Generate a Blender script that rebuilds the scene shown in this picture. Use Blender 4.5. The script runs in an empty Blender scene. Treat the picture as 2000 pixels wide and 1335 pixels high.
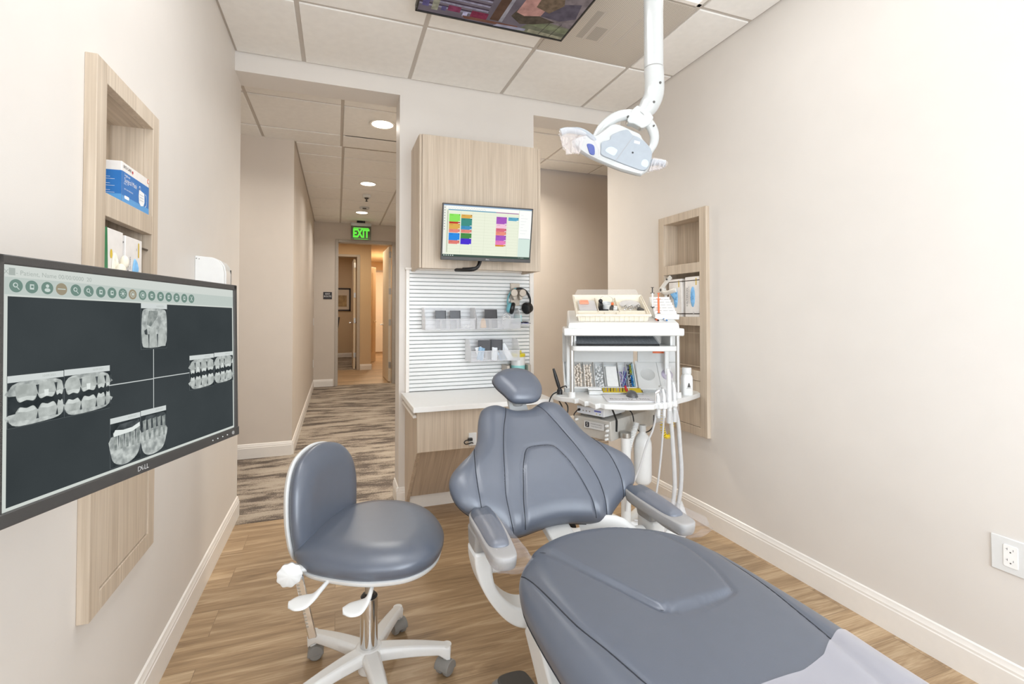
import bpy, bmesh, math, random
import numpy as np
from mathutils import Matrix, Vector
random.seed(7)
SC = bpy.context.scene
COL = SC.collection
PI = math.pi

# ------------------------------------------------------------------ materials
def lin(c):
    return tuple(((v/255.0)/12.92 if v/255.0 <= .04045 else ((v/255.0+.055)/1.055)**2.4) for v in c)

MATS = {}
def principled(name):
    m = bpy.data.materials.new(name); m.use_nodes = True
    nt = m.node_tree
    return m, nt, nt.nodes['Principled BSDF']

def paint(name, rgb, rough=.5, metal=0., var=.03, scale=40., bump=0., bscale=200., spec=.5, coat=0.):
    """plain surface with a faint procedural mottling and optional grain bump"""
    if name in MATS: return MATS[name]
    m, nt, b = principled(name)
    c = lin(rgb)
    tc = nt.nodes.new('ShaderNodeTexCoord')
    n = nt.nodes.new('ShaderNodeTexNoise'); n.inputs['Scale'].default_value = scale; n.inputs['Detail'].default_value = 2
    nt.links.new(tc.outputs['Object'], n.inputs['Vector'])
    r = nt.nodes.new('ShaderNodeValToRGB')
    r.color_ramp.elements[0].position = .3; r.color_ramp.elements[1].position = .7
    r.color_ramp.elements[0].color = tuple(v*(1-var) for v in c)+(1,)
    r.color_ramp.elements[1].color = tuple(min(1, v*(1+var)) for v in c)+(1,)
    nt.links.new(n.outputs['Fac'], r.inputs['Fac']); nt.links.new(r.outputs['Color'], b.inputs['Base Color'])
    b.inputs['Roughness'].default_value = rough; b.inputs['Metallic'].default_value = metal
    b.inputs['Specular IOR Level'].default_value = spec
    if coat: b.inputs['Coat Weight'].default_value = coat
    if bump:
        n2 = nt.nodes.new('ShaderNodeTexNoise'); n2.inputs['Scale'].default_value = bscale
        nt.links.new(tc.outputs['Object'], n2.inputs['Vector'])
        bp = nt.nodes.new('ShaderNodeBump'); bp.inputs['Strength'].default_value = bump; bp.inputs['Distance'].default_value = .002
        nt.links.new(n2.outputs['Fac'], bp.inputs['Height']); nt.links.new(bp.outputs['Normal'], b.inputs['Normal'])
    MATS[name] = m
    return m

def glow(name, rgb, strength):
    if name in MATS: return MATS[name]
    m = bpy.data.materials.new(name); m.use_nodes = True
    nt = m.node_tree; nt.nodes.clear()
    e = nt.nodes.new('ShaderNodeEmission'); o = nt.nodes.new('ShaderNodeOutputMaterial')
    e.inputs['Color'].default_value = lin(rgb)+(1,); e.inputs['Strength'].default_value = strength
    nt.links.new(e.outputs[0], o.inputs[0])
    MATS[name] = m
    return m

SCREEN = {}
def scr(rgb, k=.80):
    """a lit patch of display"""
    key = (tuple(rgb), k)
    if key not in SCREEN: SCREEN[key] = glow('display_%d_%d_%d_%d' % (rgb[0], rgb[1], rgb[2], int(k*100)), rgb, k)
    return SCREEN[key]

def clear(name, rgb=(245, 245, 248), alpha=.25, rough=.15, spec=.5, edge=.45):
    """thin clear or milky plastic: part see-through, part glossy film"""
    if name in MATS: return MATS[name]
    m, nt, b = principled(name)
    b.inputs['Base Color'].default_value = lin(rgb)+(1,)
    b.inputs['Roughness'].default_value = rough
    b.inputs['Specular IOR Level'].default_value = spec
    lw = nt.nodes.new('ShaderNodeLayerWeight'); lw.inputs['Blend'].default_value = .35
    mr = nt.nodes.new('ShaderNodeMapRange'); mr.inputs['To Min'].default_value = alpha; mr.inputs['To Max'].default_value = min(1, alpha+edge)
    nt.links.new(lw.outputs['Facing'], mr.inputs['Value']); nt.links.new(mr.outputs[0], b.inputs['Alpha'])
    MATS[name] = m
    return m

def wood(name, ca, cb, axis=2, scale=1.0, rough=.45, flat=None):
    """laminate with straight grain along one local axis"""
    if name in MATS: return MATS[name]
    m, nt, b = principled(name)
    tc = nt.nodes.new('ShaderNodeTexCoord'); mp = nt.nodes.new('ShaderNodeMapping')
    sc = [26*scale]*3; sc[axis] = .9*scale
    if flat is not None: sc[flat] = .9*scale
    mp.inputs['Scale'].default_value = sc
    nt.links.new(tc.outputs['Object'], mp.inputs['Vector'])
    n1 = nt.nodes.new('ShaderNodeTexNoise'); n1.inputs['Scale'].default_value = 1.; n1.inputs['Detail'].default_value = 4; n1.inputs['Distortion'].default_value = .6
    mp2 = nt.nodes.new('ShaderNodeMapping'); s2 = [150*scale]*3; s2[axis] = 3.*scale
    if flat is not None: s2[flat] = 3.*scale
    mp2.inputs['Scale'].default_value = s2
    nt.links.new(tc.outputs['Object'], mp2.inputs['Vector'])
    n2 = nt.nodes.new('ShaderNodeTexNoise'); n2.inputs['Scale'].default_value = 1.; n2.inputs['Detail'].default_value = 3
    nt.links.new(mp.outputs[0], n1.inputs['Vector']); nt.links.new(mp2.outputs[0], n2.inputs['Vector'])
    mx = nt.nodes.new('ShaderNodeMix'); mx.data_type = 'FLOAT'; mx.inputs[0].default_value = .5
    nt.links.new(n1.outputs['Fac'], mx.inputs[2]); nt.links.new(n2.outputs['Fac'], mx.inputs[3])
    r = nt.nodes.new('ShaderNodeValToRGB')
    r.color_ramp.elements[0].position = .32; r.color_ramp.elements[1].position = .66
    r.color_ramp.elements[0].color = lin(ca)+(1,); r.color_ramp.elements[1].color = lin(cb)+(1,)
    nt.links.new(mx.outputs[0], r.inputs['Fac']); nt.links.new(r.outputs['Color'], b.inputs['Base Color'])
    b.inputs['Roughness'].default_value = rough
    MATS[name] = m
    return m

def plank_floor(name):
    m, nt, b = principled(name)
    N, L = nt.nodes, nt.links
    tc = N.new('ShaderNodeTexCoord')
    br = N.new('ShaderNodeTexBrick')
    br.inputs['Scale'].default_value = 1.; br.inputs['Brick Width'].default_value = 1.22; br.inputs['Row Height'].default_value = .178
    br.inputs['Mortar Size'].default_value = .0012; br.inputs['Mortar Smooth'].default_value = .2; br.offset = .37
    br.inputs['Color1'].default_value = (0, 0, 0, 1); br.inputs['Color2'].default_value = (1, 1, 1, 1); br.inputs['Mortar'].default_value = (0, 0, 0, 1)
    L.new(tc.outputs['Object'], br.inputs['Vector'])
    # each board shifts its own grain
    mp = N.new('ShaderNodeMapping'); mp.inputs['Scale'].default_value = (1.6, 17, 1)
    ad = N.new('ShaderNodeVectorMath'); ad.operation = 'MULTIPLY_ADD'; ad.inputs[1].default_value = (3.1, .7, 5); 
    L.new(br.outputs['Color'], ad.inputs[0]); L.new(tc.outputs['Object'], ad.inputs[2]); L.new(ad.outputs[0], mp.inputs['Vector'])
    n1 = N.new('ShaderNodeTexNoise'); n1.inputs['Scale'].default_value = 1.; n1.inputs['Detail'].default_value = 6; n1.inputs['Roughness'].default_value = .62; n1.inputs['Distortion'].default_value = 1.1
    L.new(mp.outputs[0], n1.inputs['Vector'])
    mp2 = N.new('ShaderNodeMapping'); mp2.inputs['Scale'].default_value = (9, 190, 1); L.new(ad.outputs[0], mp2.inputs['Vector'])
    n2 = N.new('ShaderNodeTexNoise'); n2.inputs['Scale'].default_value = 1.; n2.inputs['Detail'].default_value = 3; L.new(mp2.outputs[0], n2.inputs['Vector'])
    mx = N.new('ShaderNodeMix'); mx.data_type = 'FLOAT'; mx.inputs[0].default_value = .28
    L.new(n1.outputs['Fac'], mx.inputs[2]); L.new(n2.outputs['Fac'], mx.inputs[3])
    r = N.new('ShaderNodeValToRGB')
    e = r.color_ramp.elements
    e[0].position = .3; e[0].color = lin((128, 103, 75))+(1,)
    e[1].position = .7; e[1].color = lin((218, 194, 160))+(1,)
    k = e.new(.5); k.color = lin((176, 148, 114))+(1,)
    L.new(mx.outputs[0], r.inputs['Fac'])
    tone = N.new('ShaderNodeMix'); tone.data_type = 'RGBA'; tone.blend_type = 'MULTIPLY'; tone.inputs[0].default_value = 1.
    tr = N.new('ShaderNodeValToRGB'); tr.color_ramp.elements[0].color = (.84, .83, .82, 1); tr.color_ramp.elements[1].color = (1.05, 1.05, 1.05, 1)
    L.new(br.outputs['Color'], tr.inputs['Fac']); L.new(r.outputs['Color'], tone.inputs[6]); L.new(tr.outputs['Color'], tone.inputs[7])
    seam = N.new('ShaderNodeMix'); seam.data_type = 'RGBA'; seam.inputs[7].default_value = lin((96, 74, 52))+(1,)
    sf = N.new('ShaderNodeMath'); sf.operation = 'MULTIPLY'; sf.inputs[1].default_value = .45
    L.new(br.outputs['Fac'], sf.inputs[0]); L.new(sf.outputs[0], seam.inputs[0]); L.new(tone.outputs[2], seam.inputs[6])
    L.new(seam.outputs[2], b.inputs['Base Color'])
    b.inputs['Roughness'].default_value = .42
    bp = N.new('ShaderNodeBump'); bp.inputs['Strength'].default_value = .12; bp.inputs['Distance'].default_value = .002
    L.new(n2.outputs['Fac'], bp.inputs['Height']); L.new(bp.outputs['Normal'], b.inputs['Normal'])
    return m

def carpet_mat(name):
    m, nt, b = principled(name)
    N, L = nt.nodes, nt.links
    tc = N.new('ShaderNodeTexCoord')
    mp = N.new('ShaderNodeMapping'); mp.inputs['Scale'].default_value = (1.7, 7.5, 1); L.new(tc.outputs['Object'], mp.inputs['Vector'])
    n1 = N.new('ShaderNodeTexNoise'); n1.inputs['Scale'].default_value = 1.; n1.inputs['Detail'].default_value = 9; n1.inputs['Roughness'].default_value = .7; n1.inputs['Distortion'].default_value = .15
    L.new(mp.outputs[0], n1.inputs['Vector'])
    n2 = N.new('ShaderNodeTexNoise'); n2.inputs['Scale'].default_value = 150.; n2.inputs['Detail'].default_value = 3; L.new(tc.outputs['Object'], n2.inputs['Vector'])
    mx = N.new('ShaderNodeMix'); mx.data_type = 'FLOAT'; mx.inputs[0].default_value = .2
    L.new(n1.outputs['Fac'], mx.inputs[2]); L.new(n2.outputs['Fac'], mx.inputs[3])
    r = N.new('ShaderNodeValToRGB'); e = r.color_ramp.elements
    e[0].position = .37; e[0].color = lin((92, 83, 76))+(1,)
    e[1].position = .62; e[1].color = lin((180, 168, 154))+(1,)
    for p, c in ((.455, (108, 98, 90)), (.485, (142, 130, 118)), (.525, (168, 156, 141))):
        k = e.new(p); k.color = lin(c)+(1,)
    L.new(mx.outputs[0], r.inputs['Fac']); L.new(r.outputs['Color'], b.inputs['Base Color'])
    b.inputs['Roughness'].default_value = .95; b.inputs['Specular IOR Level'].default_value = .1
    bp = N.new('ShaderNodeBump'); bp.inputs['Strength'].default_value = .5; bp.inputs['Distance'].default_value = .004
    L.new(n2.outputs['Fac'], bp.inputs['Height']); L.new(bp.outputs['Normal'], b.inputs['Normal'])
    return m

def perforated(name, rgb):
    """white sheet metal with a fine grid of round holes"""
    m, nt, b = principled(name)
    N, L = nt.nodes, nt.links
    tc = N.new('ShaderNodeTexCoord'); v = N.new('ShaderNodeTexVoronoi'); v.inputs['Scale'].default_value = 105; v.inputs['Randomness'].default_value = 0.
    L.new(tc.outputs['Object'], v.inputs['Vector'])
    r = N.new('ShaderNodeValToRGB'); r.color_ramp.elements[0].position = .28; r.color_ramp.elements[1].position = .36
    r.color_ramp.elements[0].color = lin((142, 135, 127))+(1,); r.color_ramp.elements[1].color = lin(rgb)+(1,)
    L.new(v.outputs['Distance'], r.inputs['Fac']); L.new(r.outputs['Color'], b.inputs['Base Color'])
    b.inputs['Roughness'].default_value = .5
    return m

# ------------------------------------------------------------------ objects
def tag(o, label=None, cat=None, group=None, kind=None):
    if label: o['label'] = label
    if cat: o['category'] = cat
    if group: o['group'] = group
    if kind: o['kind'] = kind
    return o

ROOTM = {}
def thing(name, label, cat, loc=(0, 0, 0), rot=None, group=None):
    """an Empty at the base of a thing; its parts hang below it"""
    o = bpy.data.objects.new(name, None); COL.objects.link(o)
    o.empty_display_size = .05
    M = Matrix.Translation(Vector(loc))
    if rot is not None: M = M @ (rot if isinstance(rot, Matrix) else Matrix.Rotation(rot, 4, 'Z'))
    o.matrix_world = M
    ROOTM[o.name] = M
    return tag(o, label, cat, group)

def frame(origin, x, y, z):
    """local frame from world axes"""
    M = Matrix.Identity(4)
    for i, a in enumerate((x, y, z)):
        for j in range(3): M[j][i] = a[j]
    for j in range(3): M[j][3] = origin[j]
    return M

class MB:
    """collects shapes, links them as ONE mesh object"""
    def __init__(s, M=None):
        s.v = []; s.f = []; s.mi = []; s.M = M or Matrix.Identity(4); s.m = 0
    def add(s, vs, fs, T=None):
        k = len(s.v)
        A = s.M if T is None else s.M @ T
        s.v += [A @ Vector(p) for p in vs]
        s.f += [tuple(i+k for i in f) for f in fs]
        s.mi += [s.m]*len(fs)
        return s
    def box(s, x0, x1, y0, y1, z0, z1, T=None):
        if x0 > x1: x0, x1 = x1, x0
        if y0 > y1: y0, y1 = y1, y0
        if z0 > z1: z0, z1 = z1, z0
        vs = [(x, y, z) for z in (z0, z1) for y in (y0, y1) for x in (x0, x1)]
        return s.add(vs, [(0, 2, 3, 1), (4, 5, 7, 6), (0, 1, 5, 4), (2, 6, 7, 3), (0, 4, 6, 2), (1, 3, 7, 5)], T)
    def hexa(s, p):
        """eight corners: bottom ring of four, top ring of four (counter-clockwise)"""
        return s.add(p, [(3, 2, 1, 0), (4, 5, 6, 7), (0, 1, 5, 4), (1, 2, 6, 5), (2, 3, 7, 6), (3, 0, 4, 7)])
    def prism(s, poly, z0, z1, T=None):
        n = len(poly)
        vs = [(x, y, z0) for x, y in poly]+[(x, y, z1) for x, y in poly]
        fs = [tuple(range(n-1, -1, -1)), tuple(range(n, 2*n))]+[(i, (i+1) % n, n+(i+1) % n, n+i) for i in range(n)]
        return s.add(vs, fs, T)
    def loft(s, rings, cap=True, closed=True):
        n = len(rings[0]); vs = [p for r in rings for p in r]; fs = []
        for j in range(len(rings)-1):
            for i in range(n if closed else n-1):
                a, b = j*n+i, j*n+(i+1) % n
                fs.append((a, b, b+n, a+n))
        if cap: fs += [tuple(range(n-1, -1, -1)), tuple(range((len(rings)-1)*n, len(rings)*n))]
        return s.add(vs, fs)
    def cyl(s, p0, p1, r0, r1=None, n=24):
        return s.tube([p0, p1], [r0, r0 if r1 is None else r1], n)
    def tube(s, path, r, n=12, closed=False, squash=None):
        P = [Vector(p) for p in path]; m = len(P)
        R = r if isinstance(r, (list, tuple)) else [r]*m
        rings = []; ref = None
        for i in range(m):
            if closed: t = (P[(i+1) % m]-P[i-1]).normalized()
            else: t = (P[min(i+1, m-1)]-P[max(i-1, 0)]).normalized()
            if ref is None:
                ref = Vector((0, 0, 1)) if abs(t.z) < .9 else Vector((1, 0, 0))
            a = ref - t*ref.dot(t)
            if a.length < 1e-6: a = t.orthogonal()
            a.normalize(); b = t.cross(a); ref = a
            q = squash or (1, 1)
            rings.append([P[i]+(a*math.cos(2*PI*k/n)*q[0]+b*math.sin(2*PI*k/n)*q[1])*R[i] for k in range(n)])
        if closed:
            rings.append(rings[0]); return s.loft(rings, cap=False)
        return s.loft(rings)
    def lathe(s, prof, c=(0, 0, 0), n=32, T=None, axis='Z', cap=True):
        rings = []
        for r, h in prof:
            ring = []
            for k in range(n):
                a = 2*PI*k/n; x, y = r*math.cos(a), r*math.sin(a)
                p = {'Z': (x, y, h), 'Y': (x, h, -y), 'X': (h, x, y)}[axis]
                ring.append((p[0]+c[0], p[1]+c[1], p[2]+c[2]))
            rings.append(ring)
        if T is not None: rings = [[T @ Vector(p) for p in r] for r in rings]
        return s.loft(rings, cap=cap)
    def ball(s, c, r, n=16, m=10, sc=(1, 1, 1)):
        rings = []
        for j in range(m+1):
            a = PI*(j/m-.5); rr = max(1e-5, r*math.cos(a))
            rings.append([(c[0]+rr*math.cos(2*PI*k/n)*sc[0], c[1]+rr*math.sin(2*PI*k/n)*sc[1], c[2]+r*math.sin(a)*sc[2]) for k in range(n)])
        return s.loft(rings)
    def build(s, name, mat, parent=None, bevel=0., seg=2, smooth=35, loc=None, kind=None, subsurf=0):
        me = bpy.data.meshes.new(name)
        M = None
        root = parent
        while root is not None and root.parent is not None: root = root.parent
        if root is not None:
            M = ROOTM.get(root.name) or Matrix.Translation(root.location)
        else:
            if loc is None:
                xs = [v.x for v in s.v]; ys = [v.y for v in s.v]; zs = [v.z for v in s.v]
                loc = ((min(xs)+max(xs))/2, (min(ys)+max(ys))/2, min(zs))
            M = Matrix.Translation(Vector(loc))
        I = M.inverted()
        me.from_pydata([tuple(I @ v) for v in s.v], [], s.f)
        ms = mat if isinstance(mat, (list, tuple)) else [mat]
        for q in ms: me.materials.append(q)
        if len(ms) > 1: me.polygons.foreach_set('material_index', s.mi)
        bm = bmesh.new(); bm.from_mesh(me)
        bmesh.ops.recalc_face_normals(bm, faces=bm.faces)
        bm.to_mesh(me); bm.free()
        me.update()
        if smooth:
            me.polygons.foreach_set('use_smooth', [True]*len(me.polygons))
            me.set_sharp_from_angle(angle=math.radians(smooth))
        o = bpy.data.objects.new(name, me); COL.objects.link(o)
        if parent is not None: o.parent = parent
        else:
            o.location = loc; ROOTM[o.name] = M
        if bevel:
            b = o.modifiers.new('edge', 'BEVEL'); b.width = bevel; b.segments = seg; b.limit_method = 'ANGLE'; b.angle_limit = math.radians(40)
            b.harden_normals = False; b.use_clamp_overlap = True
        if subsurf:
            q = o.modifiers.new('round', 'SUBSURF'); q.levels = subsurf; q.render_levels = subsurf
        if kind: o['kind'] = kind
        return o

def kids(o): return [c for c in bpy.data.objects if c.parent == o]
def copy_tree(o, label=None, group=None, M=None, parent=None):
    c = o.copy(); COL.objects.link(c)
    if parent is not None:
        c.parent = parent
    else:
        if M is not None: c.matrix_world = M
        if label: c['label'] = label
        if group: c['group'] = group
        ROOTM[c.name] = M if M is not None else o.matrix_world.copy()
    for k in kids(o): copy_tree(k, parent=c)
    return c

def spline(pts, n=8, closed=False):
    """Catmull-Rom through points of any dimension"""
    P = [np.array(p, float) for p in pts]; m = len(P); out = []
    for i in range(m if closed else m-1):
        if closed: a, b, c, d = P[i-1], P[i], P[(i+1) % m], P[(i+2) % m]
        else:
            b, c = P[i], P[i+1]; a = P[i-1] if i else 2*b-c; d = P[i+2] if i+2 < m else 2*c-b
        for k in range(n):
            t = k/n
            out.append(.5*((2*b)+(c-a)*t+(2*a-5*b+4*c-d)*t*t+(3*b-a-3*c+d)*t**3))
    if not closed: out.append(P[-1])
    return [tuple(p) for p in out]

def rrect(w, h, r, n=5, cx=0, cy=0):
    out = []
    for sx, sy, a0 in ((1, 1, 0), (-1, 1, 90), (-1, -1, 180), (1, -1, 270)):
        for k in range(n+1):
            a = math.radians(a0+90*k/n)
            out.append((cx+sx*(w/2-r)+r*math.cos(a), cy+sy*(h/2-r)+r*math.sin(a)))
    return out

def text_mesh(txt, size=1., bold=0.):
    """flat letter outlines as (verts, faces), centred on the origin"""
    cu = bpy.data.curves.new('letters', 'FONT'); cu.body = txt; cu.size = size; cu.align_x = 'CENTER'; cu.align_y = 'CENTER'
    cu.resolution_u = 3; cu.offset = bold
    o = bpy.data.objects.new('letters', cu); COL.objects.link(o)
    dg = bpy.context.evaluated_depsgraph_get(); dg.update()
    me = bpy.data.meshes.new_from_object(o.evaluated_get(dg))
    vs = [tuple(v.co) for v in me.vertices]; fs = [tuple(p.vertices) for p in me.polygons]
    bpy.data.objects.remove(o); bpy.data.curves.remove(cu); bpy.data.meshes.remove(me)
    return vs, fs

class Flat:
    """flat artwork laid on a surface: local frame M (x right, y up, z out); one material list"""
    def __init__(s, M, z=.0004): s.mb = MB(M); s.mats = []; s.z = z
    def _m(s, mat):
        if mat not in s.mats: s.mats.append(mat)
        s.mb.m = s.mats.index(mat)
    def rect(s, x0, y0, x1, y1, mat, layer=0): return s.poly([(x0, y0), (x1, y0), (x1, y1), (x0, y1)], mat, layer)
    def poly(s, pts, mat, layer=0):
        s._m(mat); z = s.z*(layer+1)
        s.mb.add([(x, y, z) for x, y in pts], [tuple(range(len(pts)))]); return s
    def disc(s, x, y, r, mat, layer=0, ry=None, n=20):
        return s.poly([(x+r*math.cos(2*PI*k/n), y+(ry or r)*math.sin(2*PI*k/n)) for k in range(n)], mat, layer)
    def text(s, x, y, txt, size, mat, layer=0, rot=0, sx=1., bold=0.):
        s._m(mat); vs, fs = text_mesh(txt, size, bold); c, q = math.cos(rot), math.sin(rot)
        s.mb.add([(x+(vx*sx)*c-vy*q, y+(vx*sx)*q+vy*c, s.z*(layer+1)) for vx, vy, _ in vs], fs); return s
    def build(s, name, parent=None): return s.mb.build(name, s.mats, parent, smooth=0)

# --------------------------------------------------------------- upholstery
def seg_dist(p, poly, closed=False):
    """distance of points p (n,2) to a polyline"""
    A = np.array(poly, float); B = np.roll(A, -1, 0)
    if not closed: A, B = A[:-1], B[:-1]
    out = np.full(len(p), 1e9)
    for a, b in zip(A, B):
        d = b-a; L = d@d+1e-12
        t = np.clip(((p-a)@d)/L, 0, 1)
        out = np.minimum(out, np.hypot(*(p-a-t[:, None]*d).T))
    return out
def inside(p, poly):
    P = np.array(poly, float); n = len(P); r = np.zeros(len(p), bool); j = n-1
    for i in range(n):
        xi, yi = P[i]; xj, yj = P[j]
        c = ((yi > p[:, 1]) != (yj > p[:, 1])) & (p[:, 0] < (xj-xi)*(p[:, 1]-yi)/(yj-yi+1e-12)+xi)
        r ^= c; j = i
    return r

class Cushion:
    """padded cushion over a star-shaped outline with stitched seams and raised panels"""
    def __init__(s, outline, centre, H, E, crown=0., back=.03, EB=.02, seams=(), panels=(), depth=.004, width=.006, N=260):
        o = spline(outline, 10, True)
        o = np.array(o); L = np.r_[0, np.cumsum(np.hypot(*np.diff(np.vstack([o, o[:1]]), axis=0).T))]
        u = np.linspace(0, L[-1], N, endpoint=False); oo = np.vstack([o, o[:1]])
        s.out = np.stack([np.interp(u, L, oo[:, 0]), np.interp(u, L, oo[:, 1])], 1)
        s.c = np.array(centre, float); s.H, s.E, s.K, s.back, s.EB = H, E, crown, back, EB
        s.seams = seams; s.panels = panels; s.depth = depth; s.width = width
        s.R = np.max(np.hypot(*(s.out-s.c).T))
    def height(s, p, edge=None):
        d = seg_dist(p, s.out, True) if edge is None else edge
        q = 1-np.clip(d/s.E, 0, 1)
        h = s.H*np.sqrt(np.maximum(0, 1-q*q))
        h += s.K*(1-np.clip(np.hypot(*(p-s.c).T)/s.R, 0, 1)**2)*np.clip(d/s.E, 0, 1)
        for L in s.seams:
            e = seg_dist(p, L); h -= s.depth*np.exp(-(e/s.width)**2)*np.clip(d/.01, 0, 1) + s.depth*.7*np.exp(-(e/(s.width*4))**2)*np.clip(d/.02, 0, 1)
        for poly, up in s.panels:
            e = seg_dist(p, poly, True); sd = np.where(inside(p, poly), e, -e)
            t = np.clip((sd+.001)/.012, 0, 1); h += up*(t*t*(3-2*t))*np.clip(d/.01, 0, 1) - s.depth*np.exp(-((sd+.003)/s.width)**2)*np.clip(d/.01, 0, 1)
        return h
    def mesh(s, mp, nr=64, power=1.9):
        N = len(s.out); vs = []; fs = []
        rs = [1-(1-j/nr)**power for j in range(1, nr+1)]
        P = np.vstack([s.c[None]]+[s.c+(s.out-s.c)*r for r in rs])
        d = seg_dist(P, s.out, True); d[-N:] = 0
        h = s.height(P, d); h[-N:] = 0
        vs += [mp(p[0], p[1], z) for p, z in zip(P, h)]
        fs += [(0, 1+i, 1+(i+1) % N) for i in range(N)]
        for j in range(nr-1):
            a, b = 1+j*N, 1+(j+1)*N
            fs += [(a+i, b+i, b+(i+1) % N, a+(i+1) % N) for i in range(N)]
        last = 1+(nr-1)*N
        # underside: rounded lip then flat
        for k in range(1, 6):
            q = k/5*PI/2; inset = s.EB*(1-math.cos(q)); z = -s.back*math.sin(q)
            base = len(vs)
            for p in s.out:
                v = s.c-p; L = np.hypot(*v); p2 = p+v/L*inset
                vs.append(mp(p2[0], p2[1], z))
            fs += [(last+i, base+i, base+(i+1) % N, last+(i+1) % N) for i in range(N)]
            last = base
        vs.append(mp(s.c[0], s.c[1], -s.back)); fs += [(last+i, len(vs)-1, last+(i+1) % N) for i in range(N)]
        return vs, fs
    def lip(s, z):
        """outline of the underside lip at depth z below the edge"""
        q = math.asin(min(1, -z/s.back)); ins = s.EB*(1-math.cos(q)); v = s.c-s.out
        return s.out+v/np.hypot(v[:, 0], v[:, 1])[:, None]*(ins-.0004)
    def seam_tube(s, mb, L, mp, r=.0011, lift=-.0006, n=40):
        q = np.array(spline(L, max(2, n//max(1, len(L)-1))))
        q = q[inside(q, s.out)]
        h = s.height(q)
        mb.tube([mp(a, b, z+lift) for (a, b), z in zip(q, h)], r, 6)
# ------------------------------------------------------------------ palette
WALL = paint('wall_paint', (224, 219, 213), .55, var=.012, scale=6, bump=.06, bscale=350)
HALLW = paint('hall_wall_paint', (212, 202, 191), .6, var=.012, scale=6, bump=.06, bscale=350)
TRIM = paint('white_trim_paint', (240, 236, 230), .35, var=.01)
TILE = paint('ceiling_tile_fibre', (242, 240, 236), .85, var=.02, scale=25, bump=.25, bscale=160)
TBAR = paint('ceiling_bar_metal', (196, 189, 181), .5, var=.01)
WHITE = paint('white_plastic', (226, 227, 226), .32, var=.012)
WHITEM = paint('white_satin_metal', (224, 226, 225), .3, var=.012, coat=.2)
PALE = paint('pale_grey_plastic', (205, 206, 205), .38, var=.015)
GREY = paint('mid_grey_plastic', (152, 151, 149), .42, var=.02)
DGREY = paint('dark_grey_rubber', (82, 80, 77), .6, var=.03)
BLACK = paint('black_plastic', (28, 28, 30), .38, var=.05)
CHROME = paint('chrome', (225, 225, 225), .08, 1., var=.01)
STEEL = paint('brushed_steel', (188, 187, 184), .32, 1., var=.03, scale=90)
LEATH = paint('blue_grey_vinyl', (90, 97, 110), .34, var=.02, scale=30, bump=.05, bscale=500, spec=.9)
SEAMM = paint('dark_seam_thread', (36, 40, 48), .7, var=.02)
OAK = wood('pale_oak_laminate', (178, 161, 141), (214, 199, 180))
OAKX = wood('pale_oak_laminate_across', (178, 161, 141), (214, 199, 180), axis=1)
FILM = clear('clear_film', (236, 236, 244), .16, .12)

XL, XR, YB, ZC = -.562, 2.02, 3.14, 2.745
YW = -.95           # window wall behind the viewer

def struct(o): o['kind'] = 'structure'; return o

# ------------------------------------------------------------------ floors
b = MB(); b.box(XL-.2, XR+.2, YW-.1, 3.19, -.06, 0); fl = struct(b.build('floor', plank_floor('oak_plank_floor'), smooth=0, loc=(0, 0, 0)))
b = MB(); b.box(-3.2, 4.2, 3.19, 8.66, -.06, .002); struct(b.build('floor', carpet_mat('streaked_carpet'), smooth=0, loc=(0, 0, 0)))
b = MB(); b.box(-1.6, 2.2, 8.66, 16, -.06, 0); f2 = b.build('floor', plank_floor('oak_plank_floor_hall'), smooth=0, loc=(.3, .05, 0)); struct(f2)
b = MB(); b.box(-.8, .66, 10.93, 14.4, -.05, .004); struct(b.build('floor', MATS.get('x') or carpet_mat('streaked_carpet_office'), smooth=0, loc=(0, 0, 0)))

# ------------------------------------------------------------------ walls
def side_wall(name, x0, x1, holes):
    """wall in the plane of the side, with rectangular niches (y0,y1,z0,z1) left open"""
    b = MB(); y = YW
    for (ya, yb, za, zb) in holes:
        b.box(x0, x1, y, ya, 0, ZC+.05); b.box(x0, x1, ya, yb, 0, za); b.box(x0, x1, ya, yb, zb, ZC+.05); y = yb
    b.box(x0, x1, y, 3.33, 0, ZC+.05)
    return struct(b.build(name, WALL, smooth=0))
LY0, LY1, LZ0, LZ1 = -.85, .12, .35, 2.2  # opening for the unseen side window added as a light source
side_wall('wall_left', XL-.16, XL, [(LY0, LY1, LZ0, LZ1), (1.425, 1.797, .535, 1.82)])
side_wall('wall_right', XR, XR+.16, [(2.247, 2.63, .535, 1.82)])
b = MB()
b.box(.374, 1.304, YB, 3.34, 0, ZC+.05); b.box(XL, .374, YB, 3.34, 2.63, ZC+.05); b.box(1.304, XR, YB, 3.34, 2.63, ZC+.05)
struct(b.build('wall_back', WALL, smooth=0))
# window wall behind
WX0, WX1, WZ0, WZ1 = -.1, 1.97, .30, 2.3
b = MB()
b.box(XL-.16, WX0, YW-.15, YW, 0, ZC+.05); b.box(WX1, XR+.16, YW-.15, YW, 0, ZC+.05); b.box(WX0, WX1, YW-.15, YW, 0, WZ0); b.box(WX0, WX1, YW-.15, YW, WZ1, ZC+.05)
struct(b.build('wall_front', WALL, smooth=0))
win = thing('window_1', 'white framed window behind the viewer', 'window', ((WX0+WX1)/2, YW-.07, WZ0)); struct(win)
b = MB()
for (a, c, d, e) in ((WX0, WX1, WZ0, WZ0+.05), (WX0, WX1, WZ1-.05, WZ1), (WX0, WX0+.05, WZ0, WZ1), (WX1-.05, WX1, WZ0, WZ1), (.73, .77, WZ0, WZ1)):
    b.box(a, c, YW-.1, YW-.05, d, e)
b.build('window_frame', TRIM, win, .004)
b = MB(); b.box(WX0+.04, WX1-.04, YW-.078, YW-.072, WZ0+.04, WZ1-.04); b.build('window_pane', clear('window_glass', (250, 252, 255), .03, .02), win)

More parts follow.
